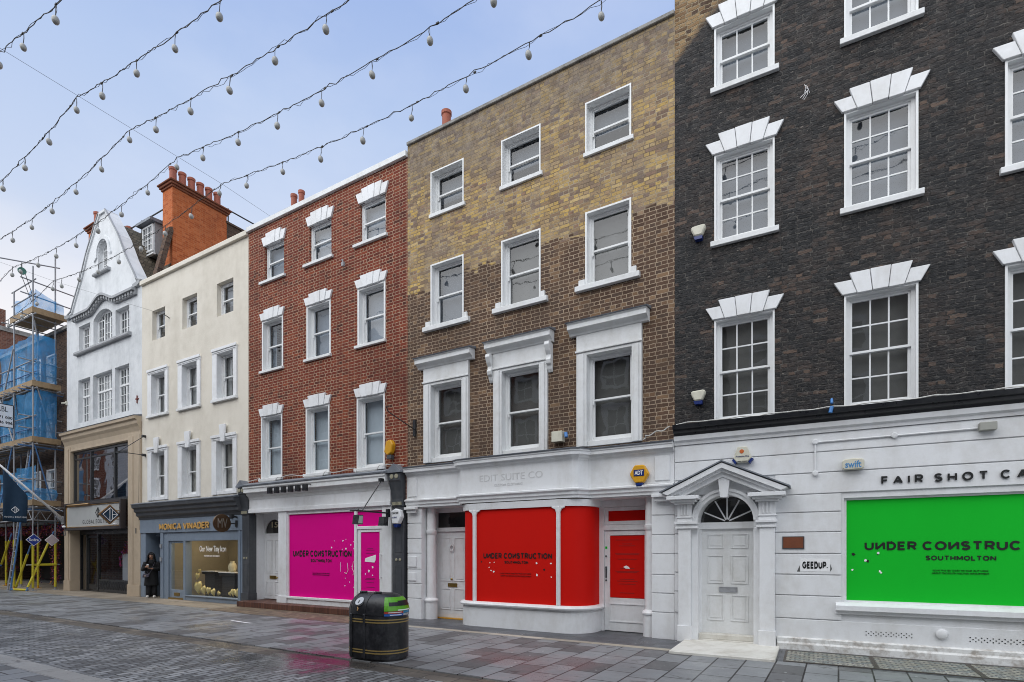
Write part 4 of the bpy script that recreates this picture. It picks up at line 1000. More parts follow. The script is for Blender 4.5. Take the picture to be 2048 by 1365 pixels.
MB().tube([(XC, .43, zr + .02), (XC, 2.2, zr + .02)], .07, 8).box(X0 + .1, X1 - .1, 1.82, 1.95, 14.71, 14.78).tube([(-23.9, 1.16, 13.0), (-23.9, 1.7, 14.3)], .03, 6).build('ridge_lead', LEAD, rf)
dm = MB().box(-23.88, -22.98, 1.02, 2.2, 13.30, 14.52).build('dormer', GREYTRIM, H13)
m = MB().ring(-23.82, -23.04, 13.42, 14.46, .06, .96, 1.019)
m.box(-23.445, -23.415, .97, 1.019, 13.48, 14.40)
for j in (1, 2, 3): m.box(-23.76, -23.445, .98, 1.019, 13.48 + j * .23 - .01, 13.48 + j * .23 + .01).box(-23.415, -23.10, .98, 1.019, 13.48 + j * .23 - .01, 13.48 + j * .23 + .01)
for x in (-23.60, -23.26): m.box(x - .01, x + .01, .985, 1.018, 13.48, 14.40)
m.build('window', WHITE2, dm)
MB().box(-23.76, -23.10, 1.0195, 1.0199, 13.48, 14.40).build('pane', plain('dark_dormer_glass', (.10, .11, .12), .05), dm)
MB().prism_x([(.80, 14.52), (2.3, 14.52), (2.3, 14.74), (.80, 14.62)], -23.98, -22.88).build('roof', LEAD, dm)
MB().box(-23.95, -22.92, .92, 1.02, 13.24, 13.30).build('sill', WHITE2, dm)
def stack(x0, x1, y0, y1, z0, z1, mat, npots, label_y=None):
    st = MB().box(x0, x1, y0, y1, z0, z1).build('chimney', mat, H13)
    m = MB().box(x0 - .05, x1 + .05, y0 - .05, y1 + .05, z1, z1 + .08).box(x0 - .10, x1 + .10, y0 - .10, y1 + .10, z1 + .08, z1 + .17).box(x0 - .15, x1 + .15, y0 - .15, y1 + .15, z1 + .17, z1 + .23)
    m.box(x0 - .1, x1 + .1, y0 - .1, y1 + .1, z1 + .23, z1 + .27)
    m.build('cap', brickmat('dark_moulded_brick', [(0, (.2, .06, .03)), (1, (.3, .1, .05))], (.15, .08, .05), (.08, .04, .03), .5) if 'dark_moulded_brick' not in bpy.data.materials else bpy.data.materials['dark_moulded_brick'], st, bevel=.01)
    for i in range(npots):
        y = y0 + .2 + (y1 - y0 - .4) * i / (npots - 1); zb = z1 + .26; xx = (x0 + x1) / 2
        MB().lathe([(.15, zb), (.155, zb + .06), (.13, zb + .1), (.125, zb + .55), (.145, zb + .57), (.15, zb + .66), (.12, zb + .68), (.10, zb + .66), (.10, zb + .2)], (xx, y, 0), 14).build('chimney_pot', POT, st, smooth=False)
stack(-22.50, -21.81, 1.07, 3.23, 10.8, 15.55, ORANGEB, 6)
stack(-28.35, -27.70, .95, 2.6, 10.8, 15.60, ORANGEB, 4)
MB().box(-22.0, -21.81, 3.24, 6.4, 10.8, 15.25).prism_x([(3.2, 15.25), (6.4, 15.25), (6.4, 15.33), (3.2, 15.33)], -22.05, -21.76).build('party_wall', SCAFB, H13)
MB().prism_x([(.35, 11.45), (.55, 11.45), (1.10, 13.85), (1.06, 14.0), (.95, 13.95)], -22.05, -21.78).build('raking_coping', SCAFB, H13)
m = MB()
for z in (15.25, 15.72): m.tube([(-27.2, 1.8, z), (-22.5, 1.8, z)], .028, 6)
for x in (-27.0, -25.6, -23.4): m.tube([(x, 1.8, 14.75), (x, 1.8, 15.78)], .028, 6)
m.tube([(-21.9, 3.3, 15.9), (-21.9, 6.2, 15.9)], .028, 6).tube([(-21.9, 3.35, 15.2), (-21.9, 3.35, 15.95)], .028, 6).tube([(-21.9, 5.4, 15.2), (-21.9, 5.4, 15.95)], .028, 6)
m.build('roof_railing', CABLE, H13)
# beige shopfront
MB().prism_x([(.02, 5.86), (-.04, 5.86), (-.05, 6.05), (-.10, 6.20), (-.16, 6.30), (-.17, 6.42), (-.24, 6.46), (-.25, 6.56), (.02, 6.58)], X0 - .1, X1 - .02).build('cornice', BEIGE, H13)
MB().prism_x([(.02, 6.582), (-.26, 6.562), (-.27, 6.58), (-.1, 6.62), (.02, 6.66)], X0 - .12, X1 - .01).build('lead_flashing', LEAD, H13)
m = MB()
for a, b in ((X0 - .08, -27.46), (-22.70, X1 - .003)):
    m.box(a, b, -.06, .6, .42, 6.0); m.box(a - .01, b + .01, -.09, .6, 0, .42); m.box(a + .05, a + .40, -.08, -.0605, .42, 5.9)
m.box(-27.46, -22.70, -.02, .5, 5.76, 5.9).box(-27.46, -22.70, -.05, -.0205, 5.78, 5.86)
m.build('shop_surround', BEIGE, H13, bevel=.008)
m = MB().ring(-27.46, -22.70, 3.62, 5.76, .10, .06, .14)
for x in (-25.92, -23.98): m.box(x - .05, x + .05, .05, .14, 3.72, 5.66)
m.box(-27.36, -22.80, .065, .135, 5.42, 5.49)
up = m.build('upper_window', BLACKP, H13, bevel=.005)
MB().add([(-27.4, .10, 3.68), (-22.76, .10, 3.68), (-22.76, .10, 5.7), (-27.4, .10, 5.7)], [(0, 1, 2, 3)]).build('pane', glassmat('big_dark_glass', (.6, .62, .62), 3.2, .12), up)
m = MB().ring(-27.46, -22.70, .0, 2.56, .12, .28, .36, wb=.06, wt=.22)
m.box(-26.86, -26.76, .27, .36, .06, 2.34).box(-25.92, -25.80, .27, .36, .06, 2.34).box(-25.80, -22.82, .28, .36, .06, .52)
for i in range(22):
    x = -25.72 + i * .13
    m.tube([(x, .272, .12), (x + .13, .272, .46)], .006, 4).tube([(x + .13, .272, .12), (x, .272, .46)], .006, 4)
fr = m.build('shop_frame', BLACKP, H13, bevel=.004)
MB().add([(-25.8, .32, .52), (-22.82, .32, .52), (-22.82, .32, 2.34), (-25.8, .32, 2.34)], [(0, 1, 2, 3)]).build('shop_window', glassmat('boutique_glass', (.85, .86, .86), .55, .06), H13)
dr = MB().ring(-26.76, -25.92, .08, 2.30, .09, .30, .35, wb=.22).build('shop_door', BLACKP, H13)
MB().add([(-26.70, .325, .25), (-25.98, .325, .25), (-25.98, .325, 2.25), (-26.70, .325, 2.25)], [(0, 1, 2, 3)]).build('pane', bpy.data.materials['boutique_glass'], dr)
MB().box(-27.46, -22.7, -.02, .6, 2.56, 2.60).build('soffit', BLACKP, H13)
MB().tube([(-21.86, -.05, 2.4), (-21.9, -.06, 3.0), (-21.86, -.05, 6.0)], .012, 5).build('wall_cable', CABLE, H13)
text('house_number', '13', (-28.0, -27.80, 2.30, 2.50), -.084, DARKGREY, H13)
text('house_number', '1', (-22.12, -22.07, 2.30, 2.50), -.064, DARKGREY, H13)
# shop interior things
for x, h, lab in ((-24.55, 1.25, 'tall white plinth with red flowers in the dark boutique window'), (-23.9, .75, 'low grey white plinth beside the tall one in the boutique window'), (-23.2, .95, 'middling grey plinth at the right of the boutique window')):
    m = MB().box(x - .25, x + .25, .7, 1.1, .05, h + .3)
    tag(m.build('display_plinth', plain('plinth_white', (.42, .44, .48), .6) if 'plinth_white' not in bpy.data.materials else bpy.data.materials['plinth_white'], None, base=(x, .9, .05), bevel=.01), lab, 'plinth', 'plinths in the boutique window')
def petals(name, base, pts, n, sz, mats, label, cat, group=None):
    m = MB()
    for i in range(n):
        p = Vector(R.choice(pts)) + Vector((max(-1.8, min(1.8, R.gauss(0, 1))), max(-1.5, min(1.5, R.gauss(0, .7))), max(-1.8, min(1.8, R.gauss(0, 1))))) * sz * 1.4
        a = Vector((R.gauss(0, 1), R.gauss(0, 1), R.gauss(0, 1))).normalized(); b = a.cross(Vector((R.gauss(0, 1), R.gauss(0, 1), 1))).normalized()
        s = sz * R.uniform(.5, 1.2); m.mi = R.randrange(len(mats))
        c = a.cross(b) * s * .3
        m.add([p - a * s * .5, p + b * s * .4 + c, p + a * s * .6, p - b * s * .4 + c], [(0, 1, 2, 3)])
    m.mi = len(mats) - 1
    return tag(m.build(name, mats, None, base=base), label, cat, group)
FLW = [plain('magenta_petal', (.42, .02, .14), .6), plain('purple_petal', (.20, .03, .22), .6), plain('red_petal', (.45, .02, .03), .6), plain('orange_petal', (.6, .22, .03), .6), plain('pink_petal', (.55, .18, .30), .6)]
petals('flower_arrangement', (-24.6, .85, 1.55), [(-24.55, .85, 1.75), (-24.7, .85, 1.65), (-24.9, .8, 1.5), (-24.5, .85, 1.95), (-25.0, .8, 1.2)], 260, .09, FLW[:3], 'red and purple flowers in the dark boutique window', 'flowers')
# the two signs and the flag
sb = thing('shop_sign', 'long pale signboard in a dark frame over the boutique door reading GLOBAL BOUTIQUE', 'sign', (-25.2, -.06, 2.5))
MB().ring(-27.60, -22.88, 2.50, 3.60, .10, -.22, -.02).box(-27.5, -22.98, -.06, -.02, 2.6, 3.5).build('frame', plain('dark_bronze', (.035, .028, .028), .45), sb, bevel=.006)
MB().ring(-27.49, -22.99, 2.61, 3.49, .025, -.20, -.15).build('gilt_edge', GOLD, sb)
MB().box(-27.46, -23.02, -.17, -.0605, 2.64, 3.46).build('panel', paint('brushed_pale_metal', (.44, .45, .44), (.33, .33, .32), .6, .5, .4, .05), sb)
capitals('lettering', 'GLOBAL BOUTIQUE', (-26.05, -23.65, 2.74, 2.90), -.17, INK, sb, w=.13, gap=.3)
def emblem(m, u, z, s, w, put):
    c = [(u, z + s), (u + s * .95, z), (u, z - s), (u - s * .95, z)]
    for p, q in zip(c, c[1:] + c[:1]): m.tube([put(*p), put(*q)], w, 5)
    m.tube([put(u - s * .06, z + s * .94), put(u - s * .06, z - s * .94)], w, 5)
    m.tube([put(u + s * .25, z + s * .72), put(u + s * .25, z - s * .72)], w, 5)
    m.tube([put(u + s * .25, z), put(u + s * .95, z)], w, 5)
emblem(m := MB(), -24.75, 3.16, .20, .012, lambda a, b: (a, -.175, b)); m.build('emblem', INK, sb)
MB().tube([(-27.2, -.26, 3.52), (-25.3, -.26, 3.52)], .025, 8).build('picture_lamp', GOLD, sb)
MB().ell((-27.45, -.28, 2.66), .07, .07, .05).ell((-23.15, -.28, 2.66), .07, .07, .05).build('lamp', WHITEINK, sb)
ds = thing('hanging_sign', 'navy diamond projecting sign with gilt edge over the boutique signboard', 'sign', (-23.0, -.17, 2.95))
def dia(s, x0, x1): return [(-.52 + s, 3.0), (-.52, 3.0 + s), (-.52 - s, 3.0), (-.52, 3.0 - s)]
MB().prism_x(dia(.36, 0, 0), -23.04, -22.96).build('gilt_edge', plain('bronze_edge', (.30, .18, .09), .4, .8), ds)
MB().prism_x(dia(.30, 0, 0), -23.05, -22.95).build('panel', NAVY, ds)
emblem(m := MB(), -.52, 3.0, .25, .011, lambda a, b: (-22.945, a, b)); m.build('emblem', WHITEINK, ds)
MB().tube([(-23.0, -.36, 3.16), (-23.0, -.17, 3.16)], .014, 6).tube([(-23.0, -.36, 2.84), (-23.0, -.17, 2.84)], .014, 6).build('bracket', GOLD, ds)
fl = thing('flag', 'navy banner lettered GLOBAL BOUTIQUE hanging from a white angled pole', 'flag', (-27.95, -.06, 2.85))
MB().tube([(-27.95, -.12, 2.98), (-27.95, -2.15, 5.0)], [.05, .035], 10).build('pole', WHITE, fl, smooth=True)
MB().box(-28.02, -27.88, -.16, -.06, 2.78, 3.12).tube([(-27.95, -.1, 2.85), (-27.95, -.35, 3.12)], .05, 8).build('bracket', GALV, fl)
m = MB(); nu, nv = 14, 12
for i in range(nu + 1):
    t = i / nu; y = -2.06 + .76 * t
    zt = 4.86 - .98 * t; zb = 2.83 - .05 * t
    for j in range(nv + 1):
        k = j / nv; z = zt + (zb - zt) * k
        m.v.append((-27.95 + .035 * math.sin(t * 9 + k * 2) * (.3 + k), y + .01 * math.sin(k * 5), z))
m.f = [(i * (nv + 1) + j, (i + 1) * (nv + 1) + j, (i + 1) * (nv + 1) + j + 1, i * (nv + 1) + j + 1) for i in range(nu) for j in range(nv)]; m.m = [0] * len(m.f)
cl = m.build('banner', NAVY, fl, smooth=True)
md = cl.modifiers.new('thick', 'SOLIDIFY'); md.thickness = .006
emblem(m := MB(), -1.70, 3.28, .13, .010, lambda a, b: (-27.885, a, b)); m.build('emblem', WHITEINK, fl)
capitals('lettering', 'GLOBAL BOUTIQUE', (-2.03, -1.34, 2.97, 3.03), -27.88, WHITEINK, fl, face='+x', w=.16, gap=.4)
MB().tube([(-27.95, -1.28, 3.86), (-27.95, -.12, 3.32)], .008, 5).build('stay_rope', WHITEINK, fl)
t = thing('iron_cross', 'small rusty cross shaped tie plate on the white gabled wall', 'tie plate', (-22.12, 0, 7.0))
MB().box(-22.14, -22.10, -.03, 0, 7.08, 7.36).box(-22.22, -22.14, -.03, 0, 7.22, 7.26).box(-22.10, -22.02, -.03, 0, 7.22, 7.26).build('plate', plain('rust', (.16, .035, .025), .8), t)
t = thing('sign_bracket', 'thin black iron bracket with a slanting stay at the left edge of the cream house', 'bracket', (-21.55, 0, 5.1))
MB().tube([(-21.55, -.05, 5.12), (-21.55, -1.0, 5.12)], .014, 6).build('arm', BLACKP, t)
MB().tube([(-21.55, -.05, 5.80), (-21.55, -.85, 5.13)], .012, 6).build('stay', BLACKP, t)
for z in (5.12, 5.80): MB().tube([(-21.55, 0, z), (-21.55, -.12, z)], .05, 8).build('wall_fixing', BLACKP, t)

# ================================================================== dark brick house
HD = thing('brick_house', 'blackened brick house with white sash windows over a white rusticated ground floor', 'house', (0, 0, 0), 'dark')
OFFS[HD.name] = Vector((0, 0, 0))
X0, X1 = 0.0, 6.38
dc = [(.70, 1.68), (2.70, 3.68), (4.70, 5.68)]
holes = []
for a, b in dc: holes += [rect(a, b, 9.96, 11.04), rect(a, b, 7.21, 8.76), rect(a, b, 3.97, 5.80)]
wall('wall', rect(X0, X1, 3.6, 12.6), holes, DARKB, HD, depth=.12)
shell(HD, X0, X1, 12.6, DARKB, roof=12.2)
MB().box(X0, X1, -.06, .35, 12.6, 12.7).build('coping', STONECAP, HD)
for a, b in dc:
    sash_window(HD, a, b, 9.96, 11.04, .08, 3, (1, 1), lining=.03, sill=(a - .06, b + .07, 9.86, 9.965, .07), lintel=(a - .03, b + .03, 11.04, .12, .23, .36, .05), blind=FILMD)
    sash_window(HD, a, b, 7.21, 8.76, .08, 3, (2, 2), lining=.03, sill=(a - .06, b + .07, 7.11, 7.215, .07), lintel=(a - .03, b + .03, 8.76, .12, .22, .34, .05), blind=FILMD)
    sash_window(HD, a, b, 3.97, 5.80, .08, 3, (2, 2), lining=.03, lintel=(a - .03, b + .03, 5.80, .12, .22, .33, .05), blind=FILMDARK)
MB().prism_x([(.02, 3.76), (-.10, 3.76), (-.12, 3.80), (-.17, 3.82), (-.17, 3.86), (-.22, 3.88), (-.23, 3.95), (.02, 3.965)], X0 + .005, X1).build('gutter', BLACKP, HD)
MB().prism_x([(.02, 3.60), (-.05, 3.60), (-.06, 3.65), (-.10, 3.68), (-.11, 3.759), (.02, 3.759)], X0 + .005, X1).build('cornice', WHITE, HD)
CXD, RA, ZS = .885, .45, 2.20
darch = arch(.42, 1.35, .0, ZS, .45, 16)
wall('ground_wall', rect(X0, X1, 0, 3.60), [darch, rect(2.70, 5.70, .82, 2.515)], WHITE, HD, depth=.30)
gz = [.52, .91, 1.26, 1.61, 1.97, 2.30, 2.60, 2.95, 3.29, 3.60]
m = MB()
for p, q in zip(gz[:-1], gz[1:]):
    segs = [(.004, .07), (1.69, 2.66), (5.74, 6.376)] if p < 2.5 else ([(.004, 6.376)] if p > 2.9 else [(.004, .07), (1.69, 6.376)])
    for a, b in segs: m.box(a, b, -.028, -.001, p + .008, q - .008)
m.box(1.69, X1 - .004, -.028, -.001, .14, .512)
m.build('rustication', WHITE, HD, bevel=.006)
MB().prism_x([(0, 0), (-.09, 0), (-.09, .10), (-.07, .13), (-.07, .19), (-.03, .21), (0, .21)], 1.72, X1).build('plinth', PLINTHW, HD)
MB().prism_x([(.1, .72), (.1, .83), (-.04, .82), (-.12, .775), (-.12, .70), (-.06, .68), (-.06, .64), (-.03, .63), (-.029, .72)], 2.58, 5.82).build('window_sill', WHITE, HD)
m = MB().ring(2.70, 5.70, .82, 2.515, .035, .05, .12)
fr = m.build('shop_frame', WHITE, HD)
SW = MB().box(2.735, 5.665, .07, .08, .855, 2.48).build('shop_window', GREENV, HD)
capitals('lettering', 'UИDER COИSTRUCTION', (2.985, 5.415, 1.665, 1.805), .0695, INK, SW)
capitals('lettering', 'SOUTHMOLTON', (3.78, 4.62, 1.51, 1.585), .0695, INK, SW)
PRG = plain('dark_green_print', (.004, .16, .01), .5)
text('small_print', 'SCAN THE QR CODE TO FIND OUT MORE', (3.87, 4.53, 1.345, 1.37), .0695, PRG, SW)
text('small_print', 'ABOUT THE SOUTH MOLTON DEVELOPMENT', (3.86, 4.54, 1.305, 1.33), .0695, PRG, SW)
flecks('paint_chip', [(3.00, 1.50), (3.17, 1.62), (2.82, 1.35), (3.19, 1.33), (3.21, 1.31)], .0695, WHITEINK, SW, .028)
flecks('hole', [(2.83, 1.60), (3.03, 1.49), (3.16, 1.60)], .0695, INK, SW, .028)
# pedimented doorcase
SUR = []
m = MB()
for a, b in ((.09, .31), (1.45, 1.69)):
    m.box(a, b, -.13, 0, .30, 2.06); m.box(a - .015, b + .015, -.155, 0, 0, .30)
m.box(.31, .42, -.04, .0, 0, 2.06).box(1.35, 1.45, -.04, 0, 0, 2.06)
dc_ = m.build('door_surround', WHITE, HD, bevel=.006)
for a, b in ((.09, .31), (1.45, 1.69)):
    m = MB()
    m.box(a - .05, b + .02 if a > 1 else b + .13, -.16, 0, 2.06, 2.10); m.box(a - .03, b + .01 if a > 1 else b + .11, -.145, 0, 2.101, 2.14); m.box(a - .06, b + .03 if a > 1 else b + .13, -.18, 0, 2.141, 2.19)
    m.box(a - .015, b + .015, -.13, 0, 2.191, 2.50)
    for i in range(3): m.box(a + .045 + i * .055, a + .075 + i * .055, -.145, -.1305, 2.30, 2.50)
    m.box(a - .03, b + .03, -.15, 0, 2.255, 2.275)
    m.box(a - .06, b + .06, -.20, 0, 2.501, 2.54).box(a - .11, b + .11, -.26, 0, 2.541, 2.58).box(a - .17, b + .17, -.33, 0, 2.581, 2.645)
    m.build('capital', WHITE, dc_, bevel=.005)
ho = arch(CXD - .57, CXD + .57, 2.0, ZS, .565, 20)[2:]; hi = arch(.42, 1.35, 2.0, ZS, .45, 20)[2:]; hm = arch(CXD - .52, CXD + .52, 2.0, ZS, .515, 20)[2:]
m = MB()
for i in range(len(ho) - 1):
    m.prism([ho[i], ho[i + 1], hm[i + 1], hm[i]], -.085, 0); m.prism([hm[i], hm[i + 1], hi[i + 1], hi[i]], -.06, 0)
m.prism([(CXD - .06, 2.60), (CXD + .06, 2.60), (CXD + .10, 2.96), (CXD - .10, 2.96)], -.20, 0)
m.build('archivolt', WHITE, dc_)
pl, pr, pz, az = -.17, 1.90, 2.645, 3.13
m = MB()
for (o, t0, t1) in ((.34, .03, .11), (.28, .11, .16), (.22, .16, .24)):
    for s in (0, 1):
        a = (pl, pz) if s == 0 else (pr, pz); ap_ = ((pl + pr) / 2, az)
        d = Vector((ap_[0] - a[0], ap_[1] - a[1])).normalized(); n = Vector((d.y, -d.x)) * (1 if s == 0 else -1)
        k = .24 / abs(n.y) if False else 1
        top = [(a[0] + n.x * t0 + d.x * 0, a[1] + n.y * t0 + .09), (ap_[0], ap_[1] - t0 / abs(n.y) + .09), (ap_[0], ap_[1] - t1 / abs(n.y) + .09), (a[0] + n.x * t1 + d.x * t1 * .6, a[1] + n.y * t1 + d.y * t1 * .6 + .09)]
        m.prism(top, -o, 0)
m.build('pediment', WHITE, dc_)
m = MB()
for s in (0, 1):
    a = (pl - .03, pz + .065) if s == 0 else (pr + .03, pz + .065); b = ((pl + pr) / 2, az + .075)
    m.prism([a, b, (b[0], b[1] + .025), (a[0], a[1] + .025)], -.36, 0)
m.build('lead_flashing', LEAD, dc_)
wall('tympanum', [(pl + .1, pz + .03), (pr - .1, pz + .03), ((pl + pr) / 2, az - .06)], [], WHITE, HD, y=-.035)
dd = panel_door(HD, .44, 1.33, .15, 2.06, .25, [(.54, .83, 1.70, 1.97), (.95, 1.24, 1.70, 1.97), (.54, .83, 1.06, 1.58), (.95, 1.24, 1.06, 1.58), (.54, .83, .38, .86), (.95, 1.24, .38, .86)], WHITEOLD, (.75, 1.06, .905, 1.0, GALV))
m = MB().box(.42, .445, .22, .30, .15, 2.06).box(1.325, 1.35, .22, .30, .15, 2.06).box(.42, 1.35, .20, .30, 2.06, 2.18)
m.build('door_frame', WHITE, HD)
fa = arch(.43, 1.34, 2.18, 2.20, .44, 16)
f = MB().add([(p[0], .26, p[1]) for p in fa], [list(range(len(fa)))]).build('fanlight', GLASS, HD)
m = MB()
for an in (25, 62, 90, 118, 155):
    w_ = .012; c_, s_ = math.cos(math.radians(an)), math.sin(math.radians(an))
    m.prism([(CXD + c_ * .04 - s_ * w_, 2.19 + s_ * .04 + c_ * w_), (CXD + c_ * .04 + s_ * w_, 2.19 + s_ * .04 - c_ * w_), (CXD + c_ * .44 + s_ * w_, 2.19 + s_ * .43 - c_ * w_), (CXD + c_ * .44 - s_ * w_, 2.19 + s_ * .43 + c_ * w_)], .235, .258)
m.build('glazing_bar', WHITE, f)
MB().box(.40, 1.37, .34, .35, 2.1, 2.75).build('blind', DARKROOM, f)
MB().box(.42, 1.35, -.02, .32, .001, .06).box(.42, 1.35, .04, .32, .061, .15).build('threshold', STEPSTONE, HD, bevel=.006)
MB().box(.40, .419, -.0, .06, 1.25, 1.37).build('entry_phone', GALV, HD)
m = MB()
for x0 in (3.0, 4.30):
    for i in range(19):
        for j in range(3):
            if (i + j) % 2 == 0: m.lathe([(.009, 0), (.009, -.004)], (x0 + i * .033, -.028, .315 + j * .028), 6, 'y')
m.build('air_brick', INK, HD)
MB().lathe([(.075, -.028), (.08, -.06), (.06, -.075)], (3.96, 0, .40), 18, 'y').build('vent_cap', WHITE, HD, smooth=True)
m = MB()
m.tube([(2.29, -.045, 2.94), (2.29, -.045, 3.45)], .016, 6).tube([(2.29, -.045, 3.45), (4.38, -.045, 3.46)], .014, 6)
for x, z in ((2.29, 2.94), (2.29, 3.46), (3.37, 3.46)): m.lathe([(.045, -.028), (.045, -.07), (.03, -.075)], (x, 0, z), 12, 'y')
m.build('conduit', WHITE, HD)
capitals('shop_lettering', 'FAIR SHOT CAFE', (3.20, 5.26, 2.70, 2.83), -.038, INK, HD, ext=.012, w=.21, gap=.50, space=.62, letters=True)
# the next house along, just past the picture's right edge
HN = thing('brick_house', 'brown brick house adjoining the blackened house beyond the green window', 'house', (9.6, 0, 0), 'dark')
OFFS[HN.name] = Vector((9.6, 0, 0))
nx = [(7.2, 8.15), (9.15, 10.1), (11.1, 12.05)]
holes = []
for a, b in nx: holes += [rect(a, b, 9.4, 10.6), rect(a, b, 6.9, 8.5), rect(a, b, 4.0, 5.75)]
wall('wall', rect(6.38, 12.8, 3.3, 11.6), holes, SCAFB, HN, depth=.12)
shell(HN, 6.38, 12.8, 11.6, SCAFB)
for a, b in nx:
    for z0, z1 in ((9.4, 10.6), (6.9, 8.5), (4.0, 5.75)): sash_window(HN, a, b, z0, z1, .1, lining=.04, sill=(a - .08, b + .08, z0 - .09, z0 + .005, .07), blind=FILMD)
MB().box(6.39, 12.8, -.05, .35, 11.6, 11.75).build('coping', STONECAP, HN)
cornice('cornice', HN, 6.39, 12.8, 3.05, 3.35, .22, WHITE)
m = MB().box(6.39, 6.9, -.03, .3, 0, 3.05).box(12.3, 12.8, -.03, .3, 0, 3.05).box(6.9, 12.3, -.02, .3, 2.5, 3.05).box(6.9, 12.3, -.02, .3, 0, .45).box(9.5, 9.62, -.02, .3, .45, 2.5)
m.build('shop_frame', DARKGREY, HN)
MB().box(6.9, 12.3, .12, .14, .45, 2.5).build('shop_window', FILMDARK, HN)
# doorstep and pavement lights in front of it
tag(MB().box(.20, 1.76, -1.40, -.02, -.02, .045).build('doorstep', STEPSTONE, None, base=(.98, -.7, 0), frame='dark', bevel=.012), 'broad pale stone slab in front of the pedimented white door', 'doorstep')
GB = paving('glass_block_lights', [(.34, .33, .26), (.22, .26, .24), (.42, .40, .32), (.16, .20, .19), (.30, .30, .24)], (.045, .042, .04), .125, .075, .014, False, (.2, .4), .5, None, .6, .2)
for i, lab in enumerate(('pavement light of glass blocks next to the pale doorstep', 'pavement light of glass blocks under the left part of the green window', 'pavement light of glass blocks under the right part of the green window', 'pavement light of glass blocks at the far corner of the blackened house')):
    x0 = 1.86 + i * 1.18
    t = thing('pavement_light', lab, 'pavement light', (x0 + .59, -.75, 0), 'dark', 'pavement lights below the green window')
    MB().box(x0 + .03, x0 + 1.15, -1.22, -.26, -.02, .010).build('glass_blocks', GB, t)
    m = MB().box(x0, x0 + .03, -1.26, -.22, -.02, .014).box(x0 + 1.15, x0 + 1.178, -1.26, -.22, -.02, .014).box(x0 + .03, x0 + 1.15, -1.26, -1.22, -.02, .014).box(x0 + .03, x0 + 1.15, -.26, -.22, -.02, .014)
    m.build('iron_frame', plain('rusty_frame', (.07, .06, .05), .7) if 'rusty_frame' not in bpy.data.materials else bpy.data.materials['rusty_frame'], t)
# ================================================================== scaffolded house and what stands round it
H12 = thing('brick_house', 'sooty brown brick house behind blue netted scaffolding with a restaurant below', 'house', (-35, .25, 0))
X0, X1 = -42.0, -27.98
wx = [(-30.6, -29.62), (-32.15, -31.2), (-33.9, -33.0), (-35.6, -34.7), (-37.3, -36.4)]
holes = []
for a, b in wx: holes += [rect(a, b, 3.75, 5.3), rect(a, b, 6.6, 8.2), rect(a, b, 9.1, 10.4)]
wall('wall', rect(X0, X1, 3.0, 11.2), holes, SCAFB, H12, y=.25, depth=.14)
m = MB()
for x in (X0 + .003, X1 - .003): m.add([(x, .254, 0), (x, 8, 0), (x, 8, 11.2), (x, .254, 11.2)], [(0, 1, 2, 3)])
m.add([(X0, 8, 0), (X1, 8, 0), (X1, 8, 11.2), (X0, 8, 11.2)], [(0, 1, 2, 3)])
m.build('rear_wall', SCAFB, H12)
MB().box(X0, X1, .16, .30, 11.2, 11.34).box(X0 + .01, X1 - .01, .31, 7.99, 10.9, 11.0).build('roof', STONECAP, H12)
MB().box(X0 + .01, X1 - .01, .6, 7.9, 3.1, 3.2).box(X0 + .01, X1 - .01, 2.6, 2.7, 3.2, 10.9).box(X0 + .01, X1 - .01, 3.6, 3.7, 0, 3.1).build('floor', DARKROOM, H12)
for a, b in wx:
    for z0, z1 in ((3.75, 5.3), (6.6, 8.2), (9.1, 10.4)):
        sash_window(H12, a, b, z0, z1, .06, 2, (2, 2), lining=.06, y=.25, sill=(a - .08, b + .08, z0 - .1, z0 + .005, .07), blind=CURTAIN)
m = MB().box(X1 - .25, X1, .22, .6, 0, 3.0).box(X0, X1 - .25, .22, .4, 2.85, 3.0)
m.build('shop_frame', plain('dark_teal_paint', (.012, .035, .04), .5), H12)
MB().box(-30.4, -29.0, 1.0, 1.1, .0, 2.6).build('timber_panel', plain('orange_timber', (.22, .09, .03), .6), H12)
FLWD = [plain('deep_magenta_petal', (.20, .012, .07), .6), plain('deep_purple_petal', (.075, .012, .10), .6), plain('deep_red_petal', (.22, .012, .02), .6), plain('amber_petal', (.40, .14, .02), .6), plain('rose_petal', (.35, .08, .15), .6)]
petals('flower_garland', (-31, .1, 2.5), [(-28.5 - .09 * i, .12 + .06 * (i % 3), 2.62 + .12 * math.sin(i * .9)) for i in range(90)], 1100, .075, FLWD, 'deep garland of magenta and purple flowers along the restaurant front', 'flower garland')
petals('flower_column', (-29.3, .1, 0), [(-29.35 + .12 * math.sin(i), .12, .35 + .055 * i) for i in range(40)], 700, .075, FLWD, 'column of pink purple and orange flowers on the restaurant door post nearest the beige shop', 'flower garland')
petals('flower_column', (-31.2, .1, 0), [(-31.3 + .12 * math.sin(i), .15, .35 + .055 * i) for i in range(40)], 450, .07, FLWD, 'column of magenta flowers behind the ladder foot', 'flower garland')
petals('flower_column', (-34.2, .1, 0), [(-34.2 + .2 * math.sin(i), .15, .9 + .045 * i) for i in range(40)], 500, .08, FLWD[:3], 'red and magenta flower mass at the left edge of the restaurant front', 'flower garland')
